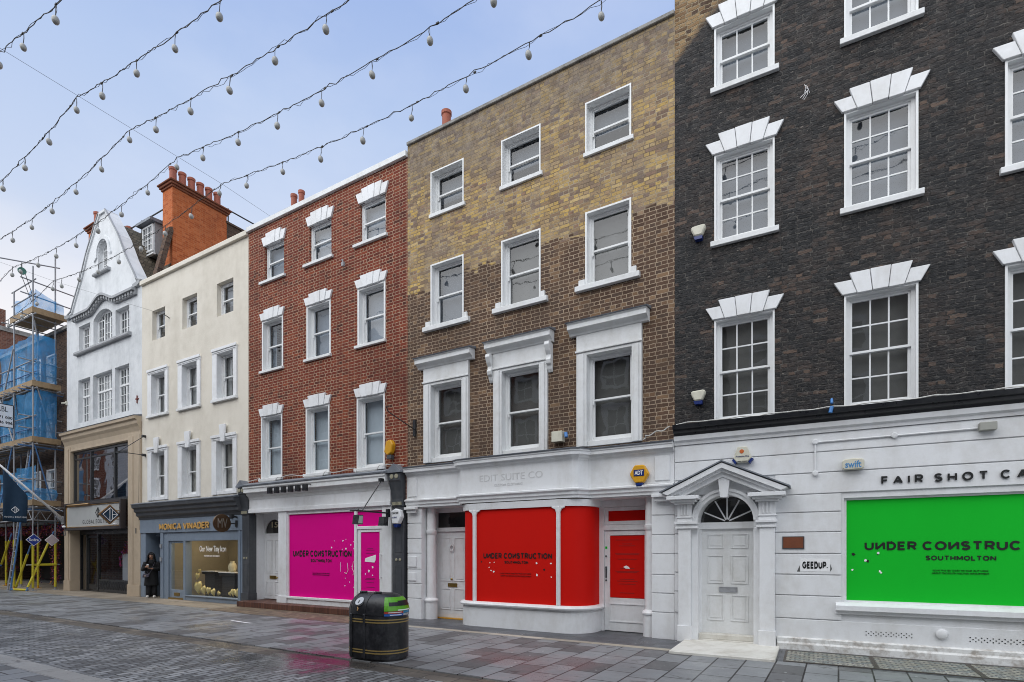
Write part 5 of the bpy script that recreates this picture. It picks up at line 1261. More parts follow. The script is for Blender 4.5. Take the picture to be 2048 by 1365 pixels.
# far house beyond the roofs
HF = thing('brick_house', 'distant dull red brick house with chimney pots rising behind the scaffolded roof', 'house', (-46, 3, 0))
MB().box(-58, -42.2, 1.2, 9, 0, 14.6).build('wall', FARB, HF)
MB().box(-58.1, -42.1, 1.1, 9.1, 14.6, 14.85).build('coping', STONECAP, HF)
ch = MB().box(-46.5, -43.2, 1.6, 2.6, 14.85, 16.2).build('chimney', FARB, HF)
m = MB()
for x in (-46.1, -45.3, -44.5, -43.7): m.lathe([(.22, 16.2), (.17, 16.4), (.17, 16.9), (.2, 17.0)], (x, 2.1, 0), 10)
m.build('chimney_pots', POT, ch)
for x in (-44.6, -47.2, -50): 
    w = MB().ring(x - .6, x + .6, 11.4, 13.2, .08, 1.12, 1.2).build('window', WHITE2, HF); MB().box(x - .52, x + .52, 1.17, 1.19, 11.48, 13.12).build('pane', FILMDARK, w)

SC = thing('scaffold', 'steel tube scaffold with blue netting and yellow sleeved feet round the sooty brick house', 'scaffold', (-32, -.4, 0))
ox = [-28.78, -30.75, -32.6, -34.4, -36.2]
YO, YI = -.85, -.02
tops = {0: 13.5, 1: 12.9}
m = None
def pole(name, p, q, r=.028, mat=None, parent=SC):
    return MB().tube([p, q], r, 7).build(name, mat or GALV, parent)
for i, x in enumerate(ox):
    for y in (YO, YI):
        xx = x - (.2 if (i == 0 and y == YI) else 0)
        top = tops.get(i, 10.6) + (.75 if y == YI and i == 0 else 0)
        if y == YI and i > 0: top = min(top, 11.9)
        o = pole('standard', (xx, y, 0), (xx, y, top), .03, BLUESTEEL if (i + (y == YI)) % 2 == 0 and False else GALV)
        MB().tube([(xx, y, .12), (xx, y, 2.15)], .045, 8).build('sleeve', YELLOWFOAM, o)
        MB().box(xx - .1, xx + .1, y - .1, y + .1, 0, .02).tube([(xx, y, .02), (xx, y, .14)], .034, 7).build('base_plate', YELLOWPL if i % 2 else GALV, o)
decks = [3.55, 6.18, 8.5]
xe = -37.4
for z in decks:
    MB().box(xe, -28.75, YO + .05, YI - .02, z, z + .05).build('deck', TIMBER, SC)
    MB().box(xe, -28.72, YO - .06, YO - .025, z + .02, z + .25).box(-28.72, -28.68, YO - .06, YI + .1, z + .02, z + .25).build('toe_board', TIMBER, SC)
    for y in (YO + .05, YI): pole('ledger', (xe, y, z - .06), (-28.5, y, z - .06), .026, GALV)
    for x in ox: pole('transom', (x - .06, YO - .35, z - .04), (x - .06, .24, z - .04), .026, GALV)
    pole('transom', (-28.9, YO - .45, z - .15), (-28.95, .24, z - .15), .026, BLUESTEEL)
    for x in [-29.4 - .62 * q for q in range(12)]: pole('transom', (x, YO - .22 - .12 * R.random(), z - .03), (x, .2, z - .03), .022)
    for h in (.62, 1.12):
        pole('guard_rail', (xe, YO + .04, z + h), (-28.6, YO + .04, z + h), .026, GALV if h > 1 else BLUESTEEL)
        pole('guard_rail', (-28.86, YO - .45, z + h - .03), (-29.0, .22, z + h - .03), .026, GALV)
# top lift between the first two frames
z = 11.55
MB().box(-31.0, -28.75, YO + .05, .22, z, z + .05).build('deck', TIMBER, SC)
MB().box(-31.0, -28.72, YO - .06, YO - .025, z + .0, z + .25).box(-28.72, -28.68, YO - .06, .3, z + .0, z + .25).build('toe_board', TIMBER, SC)
for k, (p, q) in enumerate((((-31.5, YO, z - .06), (-28.5, YO, z - .06)), ((-28.8, YO - .4, z - .12), (-28.95, .3, z - .12)), ((-30.8, YO - .4, z - .1), (-30.8, .3, z - .1)), ((-29.8, YO - .4, z - .1), (-29.8, .3, z - .1)))):
    pole('transom', p, q, .026)
for h in (.75, 1.35):
    pole('guard_rail', (-31.0, YO, z + h), (-28.5, YO, z + h), .026); pole('guard_rail', (-28.82, YO - .4, z + h), (-29.05, .9, z + h), .026); 
pole('guard_rail', (-28.8, YO - 1.15, 13.35), (-29.0, .15, 13.9), .026)
pole('brace', (-28.83, YO + .05, 11.3), (-29.0, YI + .05, 6.4), .028)
pole('brace', (-28.75, YO + .02, 8.9), (-29.0, YI - .03, 6.35), .028)
pole('brace', (-28.78, YO + .05, 6.1), (-29.0, YI - .05, 3.5), .028, BLUESTEEL)
pole('brace', (-30.72, YO - .04, 10.4), (-33.0, YO - .04, 6.3), .028, GALV)
pole('brace', (-30.78, YO - .05, 6.2), (-32.2, YO - .05, 3.5), .028, BLUESTEEL)
pole('brace', (-30.7, YO - .04, 6.4), (-32.3, YO - .04, 8.5), .028)
for p, q in (((-28.7, YO - .25, .02), (-29.0, YI - .05, 2.5)), ((-28.75, YO - .15, .05), (-30.0, YO - .35, .05)), ((-31.9, YO - .1, 1.0), (-30.7, YO - .1, 2.4)), ((-30.0, YO - .2, .02), (-28.85, YO - .05, 1.9))):
    b = pole('brace', p, q, .028, BLUESTEEL)
    v = Vector(q) - Vector(p)
    MB().tube([Vector(p) + v * .06, Vector(p) + v * .8], .042, 8).build('sleeve', YELLOWFOAM, b)
b = pole('guard_rail', (-28.82, YO - .2, 1.08), (-29.0, .15, 1.08), .028); MB().tube([(-28.82, YO, 1.08), (-28.97, .02, 1.08)], .048, 8).build('sleeve', YELLOWFOAM, b)
m = MB()
for (p, q) in (((xe, YO - .03), (-28.8, YO - .03)), ((-28.8, YO + .03), (-28.98, .1))):
    P, Q = Vector((*p, 0)), Vector((*q, 0)); n = max(4, int((Q - P).length / .35))
    for zz in (2.95, 3.35): m.tube([(P.x, P.y, zz), (Q.x, Q.y, zz)], .024, 6)
    for i in range(n):
        a = P.lerp(Q, i / n); b = P.lerp(Q, (i + 1) / n)
        m.tube([(a.x, a.y, 2.95 + .4 * (i % 2)), (b.x, b.y, 3.35 - .4 * (i % 2))], .014, 5)
m.build('lattice_beam', GALV, SC)
def net(p, q, z0, z1, nm='netting', sagtop=.0):
    P, Q = Vector((*p, 0)), Vector((*q, 0)); L = (Q - P).length; n = max(6, int(L / .16)); k = 12
    d = (Q - P).normalized(); nn = Vector((d.y, -d.x, 0)); ph = R.uniform(0, 9)
    m = MB()
    for i in range(n + 1):
        t = i / n
        for j in range(k + 1):
            s = j / k
            w = .035 * math.sin(t * L * 5 + ph + 1.5 * math.sin(s * 3)) + .03 * math.sin(t * L * 2.1 + s * 5 + ph * 2)
            z = z0 + (z1 - z0) * s - sagtop * s * math.sin(PI * ((t * L / 1.9) % 1))
            c = P.lerp(Q, t) + nn * w
            m.v.append((c.x, c.y, z))
    m.f = [(i * (k + 1) + j, (i + 1) * (k + 1) + j, (i + 1) * (k + 1) + j + 1, i * (k + 1) + j + 1) for i in range(n) for j in range(k)]; m.m = [0] * len(m.f)
    return m.build(nm, NET, SC, smooth=True)
for a, b in ((-37.4, -32.65), (-32.55, -30.8), (-30.7, -28.83)):
    net((a, YO + .10), (b, YO + .10), 6.42, 8.42, sagtop=.06)
    net((a, YO + .10), (b, YO + .10), 8.75, 10.75, sagtop=.06)
    net((a, YO + .10), (b, YO + .10), 3.8, 5.1 if a < -31 else 5.25, sagtop=.04)
net((-28.82, YO + .08), (-28.95, .02), 6.42, 8.42)
net((-28.82, YO + .08), (-28.95, .02), 8.75, 10.75)
net((-28.82, YO + .08), (-28.95, .02), 3.8, 4.3)
net((-30.9, YO + .08), (-28.85, YO + .08), 11.75, 12.6, sagtop=.2)
net((-28.82, YO + .08), (-29.0, .3), 11.75, 12.6, sagtop=.25)
ld = thing('ladder', 'long grey and blue ladder leaning from the paving up to the scaffold deck', 'ladder', (-30, -1.3, 0))
a0, a1 = Vector((-30.45, -1.15, 0)), Vector((-30.1, -.55, 6.0)); b0, b1 = Vector((-30.0, -1.2, 0)), Vector((-29.7, -.6, 6.0))
MB().tube([a0, a1], .035, 6).build('stile', GALV, ld)
MB().tube([b0, b1], .035, 6).build('stile', BLUESTEEL, ld)
m = MB()
for i in range(1, 22): m.tube([a0.lerp(a1, i / 22), b0.lerp(b1, i / 22)], .016, 5)
m.build('rungs', GALV, ld)
def board(name, label, cat, x, cy, cz, s, col, s_text=None):
    t = thing(name, label, cat, (x, cy, cz))
    MB().prism_x([(cy + s, cz), (cy, cz + s), (cy - s, cz), (cy, cz - s)], x, x + .02).build('panel', WHITEINK, t)
    k = s * .9
    MB().prism_x([(cy + k, cz), (cy, cz + k), (cy - k, cz), (cy, cz - k)], x + .0205, x + .024).build('face', col, t)
    if s_text: text('lettering', s_text, (cy - s * .62, cy + s * .62, cz - s * .2, cz + s * .24), x + .0245, WHITEINK, t, face='+x', ext=.002, bold=.02)
    MB().tube([(x, cy, cz + s), (x - .02, cy, cz + s + .4)], .008, 4).build('cord', CABLE, t)
    return t
board('restaurant_sign', 'blue diamond sign lettered Sofra hanging on the yellow sleeved scaffold', 'sign', -28.62, -.88, 2.12, .26, plain('sign_blue', (.02, .05, .30), .4), 'Sofra')
board('restaurant_sign', 'pale pink diamond sign hanging on the scaffold beside the blue diamond', 'sign', -28.64, -.26, 2.12, .25, plain('pale_pink_sign', (.55, .45, .45), .5))
t = thing('scaffold_sign', 'white contractor board with RBL lettering tied to the scaffold netting', 'sign', (-30.68, -1.4, 7.2))
MB().box(-30.70, -30.67, -2.0, -.88, 6.95, 7.95).build('panel', WHITEINK, t, bevel=.01)
MB().box(-30.6695, -30.668, -2.0, -.88, 6.95, 6.98).box(-30.6695, -30.668, -2.0, -.88, 7.92, 7.95).box(-30.6695, -30.668, -2.0, -1.97, 6.98, 7.92).box(-30.6695, -30.668, -.91, -.88, 6.98, 7.92).build('border', INK, t)
text('lettering', 'RBL', (-1.42, -1.08, 7.62, 7.84), -30.67, INK, t, face='+x', ext=.002)
text('lettering', '020 171 000', (-1.75, -.93, 7.32, 7.44), -30.67, INK, t, face='+x', ext=.002, bold=.02)
text('lettering', '020 446 906', (-1.75, -.93, 7.10, 7.22), -30.67, INK, t, face='+x', ext=.002, bold=.02)
for i, (x, y, lab) in enumerate(((-31.9, -1.9, 'dark cafe table with a lilac cloth left of the ladder'), (-33.6, -1.75, 'dark cafe table with pale legs at the left edge of the street'))):
    t = thing('cafe_table', lab, 'table', (x, y, 0), group='cafe tables by the scaffold')
    MB().box(x - .4, x + .4, y - .4, y + .4, .72, .75).build('tabletop', BLACKP, t)
    for sx in (-.35, .35):
        for sy in (-.35, .35): MB().tube([(x + sx, y + sy, 0), (x + sx, y + sy, .72)], .018, 6).build('leg', GALV, t)
    m = MB(); n = 16
    for a in range(n + 1):
        for b in range(5):
            u = -.44 + .88 * a / n; vv = b / 4
            m.v.append((x + u, y - .38 - (.06 if b > 1 else .0) - .02 * math.sin(a * 1.7) * vv, .765 - max(0, vv - .3) * (.22 + .06 * math.sin(a * 1.1))))
    m.f = [(a * 5 + b, a * 5 + b + 1, a * 5 + b + 6, a * 5 + b + 5) for a in range(n) for b in range(4)]; m.m = [0] * len(m.f)
    tag(m.build('table_cloth', plain('lilac_cloth', (.42, .38, .52), .8) if i == 0 else bpy.data.materials['lilac_cloth'], None, base=(x, y, .75), smooth=True), 'lilac cloth runner on the cafe table ' + ('left of the ladder' if i == 0 else 'at the left edge of the street'), 'table cloth', 'cloths on the cafe tables')
def chair(x, y, rz, lab):
    t = thing('cafe_chair', lab, 'chair', (x, y, 0), group='cafe chairs by the scaffold')
    c, s = math.cos(rz), math.sin(rz)
    def P(a, b, z): return (x + a * c - b * s, y + a * s + b * c, z)
    m = MB(); m.tube([P(-.19, -.0, .45), P(.19, 0, .45)], .2, 4) if False else m.prism_z([P(-.2, -.2, 0)[:2], P(.2, -.2, 0)[:2], P(.2, .2, 0)[:2], P(-.2, .2, 0)[:2]], .44, .47)
    m.build('seat', BLACKP, t)
    for a in (-.18, .18):
        MB().tube([P(a, -.18, 0), P(a, -.18, .44)], .014, 5).build('leg', GALV, t)
        MB().tube([P(a, .18, 0), P(a, .18, .44), P(a, .22, .85)], .014, 5).build('leg', GALV, t)
    MB().tube([P(-.18, .21, .8), P(.18, .21, .8)], .03, 5).tube([P(-.18, .2, .66), P(.18, .2, .66)], .03, 5).build('backrest', BLACKP, t)
chair(-31.2, -1.7, .4, 'black cafe chair with pale legs between the lilac cloth table and the ladder')
chair(-32.7, -1.8, -1.6, 'black cafe chair with pale legs between the two cafe tables')
t = thing('tv_aerial', 'thin television aerial on a mast above the sooty brick roof', 'aerial', (-29.4, 1.2, 11.2))
MB().tube([(-29.4, 1.2, 11.0), (-29.4, 1.2, 13.2)], .02, 5).build('mast', CABLE, t)
m = MB().tube([(-29.75, 1.2, 13.1), (-29.05, 1.2, 13.1)], .012, 5)
for i in range(6): m.tube([(-29.7 + i * .12, .95, 13.1), (-29.7 + i * .12, 1.45, 13.1)], .008, 4)
m.build('antenna', CABLE, t)
t = thing('hoist_wheel', 'green gin wheel hanging from the top scaffold tube', 'pulley', (-28.8, -1.6, 13.1))
MB().lathe([(.05, -.03), (.14, -.035), (.14, .035), (.05, .03)], (-28.8, -1.2, 13.15), 18, 'x').build('wheel', plain('dull_green_paint', (.05, .17, .13), .6), t)
MB().tube([(-28.8, -1.2, 13.15), (-28.82, -1.2, 13.5)], .015, 5).tube([(-28.8, -1.25, 13.05), (-28.82, -.88, 12.0)], .012, 5).tube([(-28.8, -1.1, 13.1), (-28.82, -.80, 12.1)], .012, 5).build('rope', CABLE, t)
t = thing('security_camera', 'small pale security camera on the corner of the white gabled house', 'camera', (-27.95, -.05, 7.9))
MB().box(-27.92, -27.86, -.06, 0, 7.80, 7.95).tube([(-27.89, -.06, 7.87), (-27.89, -.2, 7.83)], .03, 8).build('body', CREAMPL, t)

# ================================================================== strings of lights and their wires
SPANS = [(2.6, -14.46, .68), (-14.46, -25.0, .36), (-25.0, -36.0, .55)]
ZL = 11.66
ys = [-1.5, -2.66, -3.74, -4.80, -6.1]
LB = ['nearest the house fronts', 'second out from the house fronts', 'third out from the house fronts', 'fourth out from the house fronts', 'farthest out over the street at the top left']
bme = MB().ell((0, 0, 0), .058, .058, .080, 14, 10)
bulb_me = bpy.data.meshes.new('bulb'); bulb_me.from_pydata(bme.v, [], bme.f); bulb_me.materials.append(BULB)
for p in bulb_me.polygons: p.use_smooth = True
for k, y in enumerate(ys):
    t = thing('string_light', 'sagging cable of pale egg shaped bulbs, ' + LB[k], 'string light', (-14.46, y, ZL), group='strings of lights over the street')
    m = MB(); mw = MB(); pts = []; bulbs = []
    for si, (xa, xb, sag) in enumerate(SPANS):
        n = int(abs(xb - xa) / .16)
        for i in range(n):
            u = i / n; x = xa + (xb - xa) * u
            pts.append(Vector((x, y, ZL - 4 * sag * u * (1 - u))))
        step = 1.40; off = .48 if si == 0 else .02
        nb = int((abs(xb - xa) - off) / step) + 1
        for i in range(nb):
            d = off + i * step; u = d / abs(xb - xa)
            if u < .99: bulbs.append((xa + (xb - xa) * u, ZL - 4 * sag * u * (1 - u)))
    j = lambda s: R.gauss(0, s)
    w1 = [p + Vector((0, j(.010), j(.014))) for p in pts]; w2 = [p + Vector((0, j(.016), j(.022) - .012)) for p in pts]
    m.tube(w1, .0075, 5); m.tube(w2, .0045, 4)
    for p in pts[::9]: m.box(p.x - .03, p.x + .03, p.y - .011, p.y + .011, p.z - .013, p.z + .011)
    for i, (x, z) in enumerate(bulbs):
        dx = j(.02) - .015; d = R.uniform(.15, .21)
        m.tube([(x, y, z), (x + dx * .3, y + j(.008), z - d * .5), (x + dx, y, z - d)], .007, 4)
        m.tube([(x + .01, y, z), (x + .012 + dx * .3, y + j(.01), z - d * .5), (x + dx, y, z - d)], .004, 4)
        b = bpy.data.objects.new('bulb', bulb_me); C.objects.link(b); b.parent = t
        b.location = Vector((x + dx, y, z - d - .075)) - OFFS[t.name]
        b.rotation_euler = (j(.12), j(.10) - .18, 0); s = R.uniform(.93, 1.06); b.scale = (s, s, s)
    m.build('cable', CABLE if k else CABLE, t)
t = thing('support_wire', 'thin straight wire crossing the street above the orange chimney pots', 'wire', (-14.46, 0, 11.6), group='wires holding the strings of lights')
MB().tube([(-14.46, .1, 11.56), (-14.46, -1.5, ZL + .01), (-14.46, -6.1, ZL + .08), (-14.46, -14, 11.8)], .0035, 5).build('wire', CABLE, t)
t = thing('support_wire', 'thin wire from the hook on the cream wall past the white gable', 'wire', (-19.95, 0, 9.8), group='wires holding the strings of lights')
MB().tube([(-19.95, -.1, 9.80), (-25.0, -1.5, ZL), (-25.0, -14, 11.8)], .0035, 5).build('wire', CABLE, t)
MB().tube([(-19.95, 0, 9.74), (-19.95, -.12, 9.78), (-20.1, -.14, 9.85)], .015, 5).build('hook', CABLE, t)

# ================================================================== the houses across the street, met with in the window reflections
for i, (xa, xb, zt, mt, lab) in enumerate(((-60, -46, 12.2, STUCCO, 'white rendered house far along the opposite side of the street'), (-76, -60, 12.8, REDB, 'bright red brick house farthest along the opposite side of the street'), (-46, -34, 12.5, FARB, 'dull red brick house across the street opposite the scaffold'), (-34, -22.5, 11.5, STUCCO, 'white rendered house across the street opposite the gabled house'), (-22.5, -13, 12.8, REDB, 'bright red brick house across the street opposite the cream house'),
                                           (-13, -3, 12.0, SCAFB, 'sooty brick house across the street opposite the red vinyl shop'), (-3, 9, 12.6, CREAM, 'cream rendered house across the street opposite the green window'))):
    t = thing('brick_house' if mt in (FARB, REDB, SCAFB) else 'rendered_house', lab, 'house', ((xa + xb) / 2, -14.8, 0))
    MB().box(xa + .01, xb - .01, -22, -14.8, 0, zt).build('wall', mt, t)
    MB().box(xa + .01, xb - .01, -14.82, -14.5, 3.2, 3.6).box(xa + .3, xb - .3, -14.79, -14.7, .1, 3.2).build('shop_front', BLACKP, t)
    MB().box(xa, xb, -15, -14.65, zt, zt + .15).build('coping', STONECAP, t)
    n = 4
    for kx in range(n):
        for (z0, z1) in ((4.2, 6.0), (7.0, 8.6), (9.6, 10.7)):
            xc = xa + (xb - xa) * (kx + .5) / n
            w = MB().ring(xc - .65, xc + .65, z0 - .1, z1 + .15, .16, -14.79, -14.68).box(xc - .5, xc + .5, -14.78, -14.72, (z0 + z1) / 2 - .03, (z0 + z1) / 2 + .03).box(xc - .02, xc + .02, -14.78, -14.73, z0, z1).build('window', WHITE2, t)
            MB().box(xc - .5, xc + .5, -14.795, -14.77, z0, z1).build('pane', FILMDARK, w)

# ================================================================== litter bin
BX, BY = -6.17, -4.02
LB_ = thing('litter_bin', 'black domed street litter bin with gold bands and a green recycling mouth', 'bin', (BX, BY, 0))
RS = paint('black_bin_plastic', (.011, .0115, .014), (.075, .075, .08), .6, 3.5, .38, .12, 30, .6)
def stadium(inx, n=12, dx=.16, r=.335):
    r2 = max(.02, r - inx); d2 = dx + 0
    p = [(BX + d2 + r2 * math.cos(a), BY + r2 * math.sin(a)) for a in [(-PI / 2 + PI * i / n) for i in range(n + 1)]]
    return p + [(BX - d2 + r2 * math.cos(a), BY + r2 * math.sin(a)) for a in [(PI / 2 + PI * i / n) for i in range(n + 1)]]
def loft(rows):
    m = MB(); n = len(rows[0][0])
    for pts, z in rows: m.v += [(x, y, z) for x, y in pts]
    m.f = [(i * n + k, i * n + (k + 1) % n, (i + 1) * n + (k + 1) % n, (i + 1) * n + k) for i in range(len(rows) - 1) for k in range(n)]
    m.f += [list(range(n - 1, -1, -1)), [(len(rows) - 1) * n + k for k in range(n)]]
    m.m = [0] * len(m.f)
    return m
loft([(stadium(.03), 0), (stadium(.03), .03), (stadium(.0), .035), (stadium(-.004), .3), (stadium(0), .685)]).build('body', RS, LB_, smooth=True).modifiers.new('e', 'EDGE_SPLIT').split_angle = .6
loft([(stadium(-.008), .69), (stadium(-.008), .715)]).build('rim', RS, LB_)
dome = [(stadium(-.004 + .25 * (1 - math.cos(a))), .715 + .295 * math.sin(a)) for a in [PI / 2 * i / 10 for i in range(11)]]
loft(dome).build('dome_lid', RS, LB_, smooth=True).modifiers.new('e', 'EDGE_SPLIT').split_angle = .7
for z in (.115, .155, .575, .615):
    loft([(stadium(-.0055), z), (stadium(-.0055), z + .017)]).build('gold_band', plain('gold_band_paint', (.30, .21, .07), .4) if 'gold_band_paint' not in bpy.data.materials else bpy.data.materials['gold_band_paint'], LB_)
m = MB()
for x in (BX - .245, BX + .03): m.box(x - .022, x + .022, BY - .352, BY - .30, .035, .70)
m.build('rib', RS, LB_, bevel=.006)
m = MB()
def dome_pt(x, a): 
    r = .335 - (-.004 + .25 * (1 - math.cos(a))); return (x, BY - r - .004, .715 + .295 * math.sin(a))
for x in (BX - .245, BX + .05): m.tube([dome_pt(x, PI / 2 * i / 8) for i in range(9)], .006, 5)
m.build('lid_seam', RS, LB_)
m = MB()
for x in (BX - .14, BX + .16): m.box(x - .11, x + .02, BY - .15, BY - .11, 1.0, 1.035).box(x - .11, x - .07, BY - .16, BY - .10, .98, 1.03)
m.build('handle', RS, LB_, bevel=.008)
p = Vector(dome_pt(BX - .10, .62)); nrm = Vector((0, -math.cos(.75), math.sin(.75)))
m = MB(); u = Vector((1, 0, 0)); w = nrm.cross(u)
m.add([p + nrm * .012 + u * .075 * math.cos(2 * PI * i / 20) + w * .075 * math.sin(2 * PI * i / 20) for i in range(20)] + [p - nrm * .02 + u * .075 * math.cos(2 * PI * i / 20) + w * .075 * math.sin(2 * PI * i / 20) for i in range(20)], [list(range(20))] + [(i, i + 20, (i + 1) % 20 + 20, (i + 1) % 20) for i in range(20)])
m.build('stub_plate', plain('brushed_steel_disc', (.42, .43, .44), .4, .6), LB_)
m = MB(); q = p + nrm * .0135
m.add([q + u * a + w * b for a, b in ((-.008, -.045), (.008, -.045), (.012, -.005), (.004, .02), (-.006, .02), (-.012, -.005))], [list(range(6))])
m.build('stub_mark', INK, LB_)
# green recycling mouth on the rounded end
def rim_pt(a, z, o):
    if z <= .715: r = .339 + o
    else:
        t = math.asin(min(1, (z - .715) / .295)); r = .335 - (-.004 + .25 * (1 - math.cos(t))) + o
    return Vector((BX + .16 + r * math.cos(a), BY + r * math.sin(a), z))
def patch(a0, a1, z0, z1, o, nm, mat, n=10, k=5):
    m = MB()
    for oo in (o, o - .03):
        for i in range(n + 1):
            for j in range(k + 1): m.v.append(tuple(rim_pt(a0 + (a1 - a0) * i / n, z0 + (z1 - z0) * j / k, oo)))
    N = (n + 1) * (k + 1); I = lambda i, j, s: s * N + i * (k + 1) + j
    for s in (0, 1): m.f += [(I(i, j, s), I(i + 1, j, s), I(i + 1, j + 1, s), I(i, j + 1, s)) for i in range(n) for j in range(k)]
    for j in range(k): m.f += [(I(0, j, 0), I(0, j + 1, 0), I(0, j + 1, 1), I(0, j, 1)), (I(n, j, 0), I(n, j + 1, 0), I(n, j + 1, 1), I(n, j, 1))]
    for i in range(n): m.f += [(I(i, 0, 0), I(i + 1, 0, 0), I(i + 1, 0, 1), I(i, 0, 1)), (I(i, k, 0), I(i + 1, k, 0), I(i + 1, k, 1), I(i, k, 1))]
    m.m = [0] * len(m.f)
    return m.build(nm, mat, LB_)
rad = math.radians
patch(rad(-52), rad(48), .755, .955, .018, 'green_mouth', plain('lime_plastic', (.10, .36, .012), .35))
patch(rad(-40), rad(38), .83, .885, .022, 'slot', INK); patch(rad(-14), rad(38), .86, .905, .0225, 'slot', INK)
patch(rad(-52), rad(0), .718, .750, .005, 'red_label', plain('label_red', (.5, .05, .03), .4)); patch(rad(0), rad(48), .718, .750, .005, 'cyan_label', plain('label_cyan', (.03, .28, .5), .4))
patch(rad(-52), rad(0), .682, .712, .0065, 'blue_label', plain('label_blue', (.02, .12, .45), .4)); patch(rad(0), rad(48), .682, .712, .0065, 'grey_label', plain('label_grey', (.4, .4, .4), .4))
patch(rad(-42), rad(-6), .728, .739, .0058, 'label_words', WHITEINK); patch(rad(-38), rad(-6), .692, .702, .0073, 'label_words', WHITEINK); patch(rad(-18), rad(30), .760, .775, .0195, 'label_words', WHITEINK)
tag(MB().tube([dome_pt(BX - .115, .30), dome_pt(BX - .10, .22), dome_pt(BX - .112, .12)], .009, 6).build('cigarette_butt', plain('butt_paper', (.6, .35, .15), .7), None, base=(BX - .11, BY - .35, .78)), 'orange tipped cigarette end stuck on the front of the litter bin', 'cigarette end')
tag(MB().add([(-12.4, -2.55, .006), (-11.55, -2.62, .006), (-11.5, -2.55, .006), (-12.4, -2.47, .006)], [(0, 1, 2, 3)]).build('paper_strip', WHITEINK, None, base=(-12, -2.55, .006)), 'white strip of paper lying flat on the grey slabs left of the bin', 'litter')

# ================================================================== boxes and fittings on the house fronts
def hexa(cx, cz, w, h, t=.28): return [(cx - w * .5, cz + h * .5), (cx + w * .5, cz + h * .5), (cx + w, cz), (cx + w * .45, cz - h * .5), (cx - w * .45, cz - h * .5), (cx - w, cz)]
t = thing('alarm_box', 'amber hexagonal alarm box on red brick beside the first floor window', 'alarm box', (-9.66, 0, 4.25))
MB().prism([(-9.80, 4.14), (-9.72, 4.40), (-9.58, 4.43), (-9.50, 4.30), (-9.56, 4.10), (-9.68, 4.04)], -.14, 0).build('cover', YELLOWPL, t, bevel=.02)
MB().box(-9.70, -9.56, -.13, -.02, 3.96, 4.05).build('strobe', DARKGREY, t)
t = thing('alarm_box', 'amber hexagonal alarm box lettered ADT on the white fascia with blue foot', 'alarm box', (-3.26, -.03, 3.1))
MB().prism(hexa(-3.26, 3.12, .19, .34), -.13, -.031).build('cover', YELLOWPL, t, bevel=.02)
MB().box(-3.36, -3.16, -.137, -.1305, 3.08, 3.20).build('badge', BLUEPL, t)
text('lettering', 'ADT', (-3.34, -3.18, 3.10, 3.18), -.1372, WHITEINK, t, ext=.002, bold=.02)
MB().prism([(-3.33, 2.95), (-3.19, 2.95), (-3.21, 2.88), (-3.31, 2.88)], -.12, -.031).build('strobe', BLUEPL, t)
t = thing('alarm_box', 'white hexagonal alarm box lettered CONCORD on the dark pilaster', 'alarm box', (-9.42, -.1, 2.5))
MB().prism([(-9.50, 2.64), (-9.36, 2.70), (-9.22, 2.66), (-9.17, 2.50), (-9.27, 2.32), (-9.47, 2.33)], -.20, -.06).build('cover', plain('white_plastic', (.75, .76, .77), .4), t, bevel=.02)
text('lettering', 'CONCORD', (-9.47, -9.25, 2.56, 2.61), -.2005, INK, t, ext=.002); text('lettering', 'ALARMS', (-9.46, -9.30, 2.46, 2.50), -.2005, BLUEPL, t, ext=.002)
MB().prism([(-9.44, 2.32), (-9.28, 2.32), (-9.32, 2.24), (-9.40, 2.24)], -.18, -.06).build('strobe', BLUEPL, t)
for z, lab in ((7.42, 'white alarm box with blue foot on black brick beside the second floor window'), (4.44, 'white alarm box with blue foot on black brick just above the black gutter')):
    t = thing('alarm_box', lab, 'alarm box', (.45, 0, z), 'dark', 'white alarm boxes on the blackened wall')
    MB().prism([(.30, z + .08), (.34, z + .11), (.54, z + .12), (.57, z + .08), (.50, z - .07), (.37, z - .07)], -.12, 0).build('cover', CREAMPL, t, bevel=.02)
    MB().prism([(.355, z - .07), (.51, z - .07), (.50, z - .13), (.38, z - .13)], -.10, 0).build('strobe', BLUEPL, t)
t = thing('alarm_box', 'cream triangular alarm box lettered Protection One above the pedimented door', 'alarm box', (1.18, -.03, 3.3), 'dark')
MB().prism([(1.03, 3.27), (1.10, 3.47), (1.25, 3.47), (1.33, 3.27), (1.25, 3.19), (1.10, 3.19)], -.13, -.029).build('cover', CREAMPL, t, bevel=.012)
MB().prism([(1.005, 3.25), (1.045, 3.27), (1.085, 3.20), (1.06, 3.17)], -.12, -.028).prism([(1.355, 3.25), (1.315, 3.27), (1.275, 3.20), (1.30, 3.17)], -.12, -.028).build('strobe', BLUEPL, t)
MB().lathe([(.036, -.131), (.036, -.134), (.02, -.135)], (1.17, 0, 3.385), 14, 'y').build('emblem', plain('orange_emblem', (.55, .12, .02), .5), t)
text('lettering', 'Protection One', (1.075, 1.285, 3.285, 3.315), -.1305, BLUEPL, t, ext=.002); text('lettering', '0800 000000', (1.10, 1.26, 3.205, 3.222), -.1305, INK, t, ext=.002)
t = thing('alarm_box', 'cream rounded box lettered swift in blue above the green window', 'alarm box', (2.82, -.03, 3.04), 'dark')
MB().prism([(2.67, 3.10), (2.70, 3.125), (2.82, 3.135), (2.94, 3.125), (2.97, 3.10), (2.97, 2.985), (2.94, 2.96), (2.82, 2.955), (2.70, 2.96), (2.67, 2.985)], -.13, -.029).build('cover', CREAMPL, t, bevel=.012)
text('lettering', 'swift', (2.71, 2.93, 2.985, 3.095), -.1305, plain('light_blue_letter', (.06, .24, .5), .5), t, ext=.002, bold=.015)
t = thing('junction_box', 'grey junction box high on the white rusticated wall', 'junction box', (4.49, -.03, 3.46), 'dark')
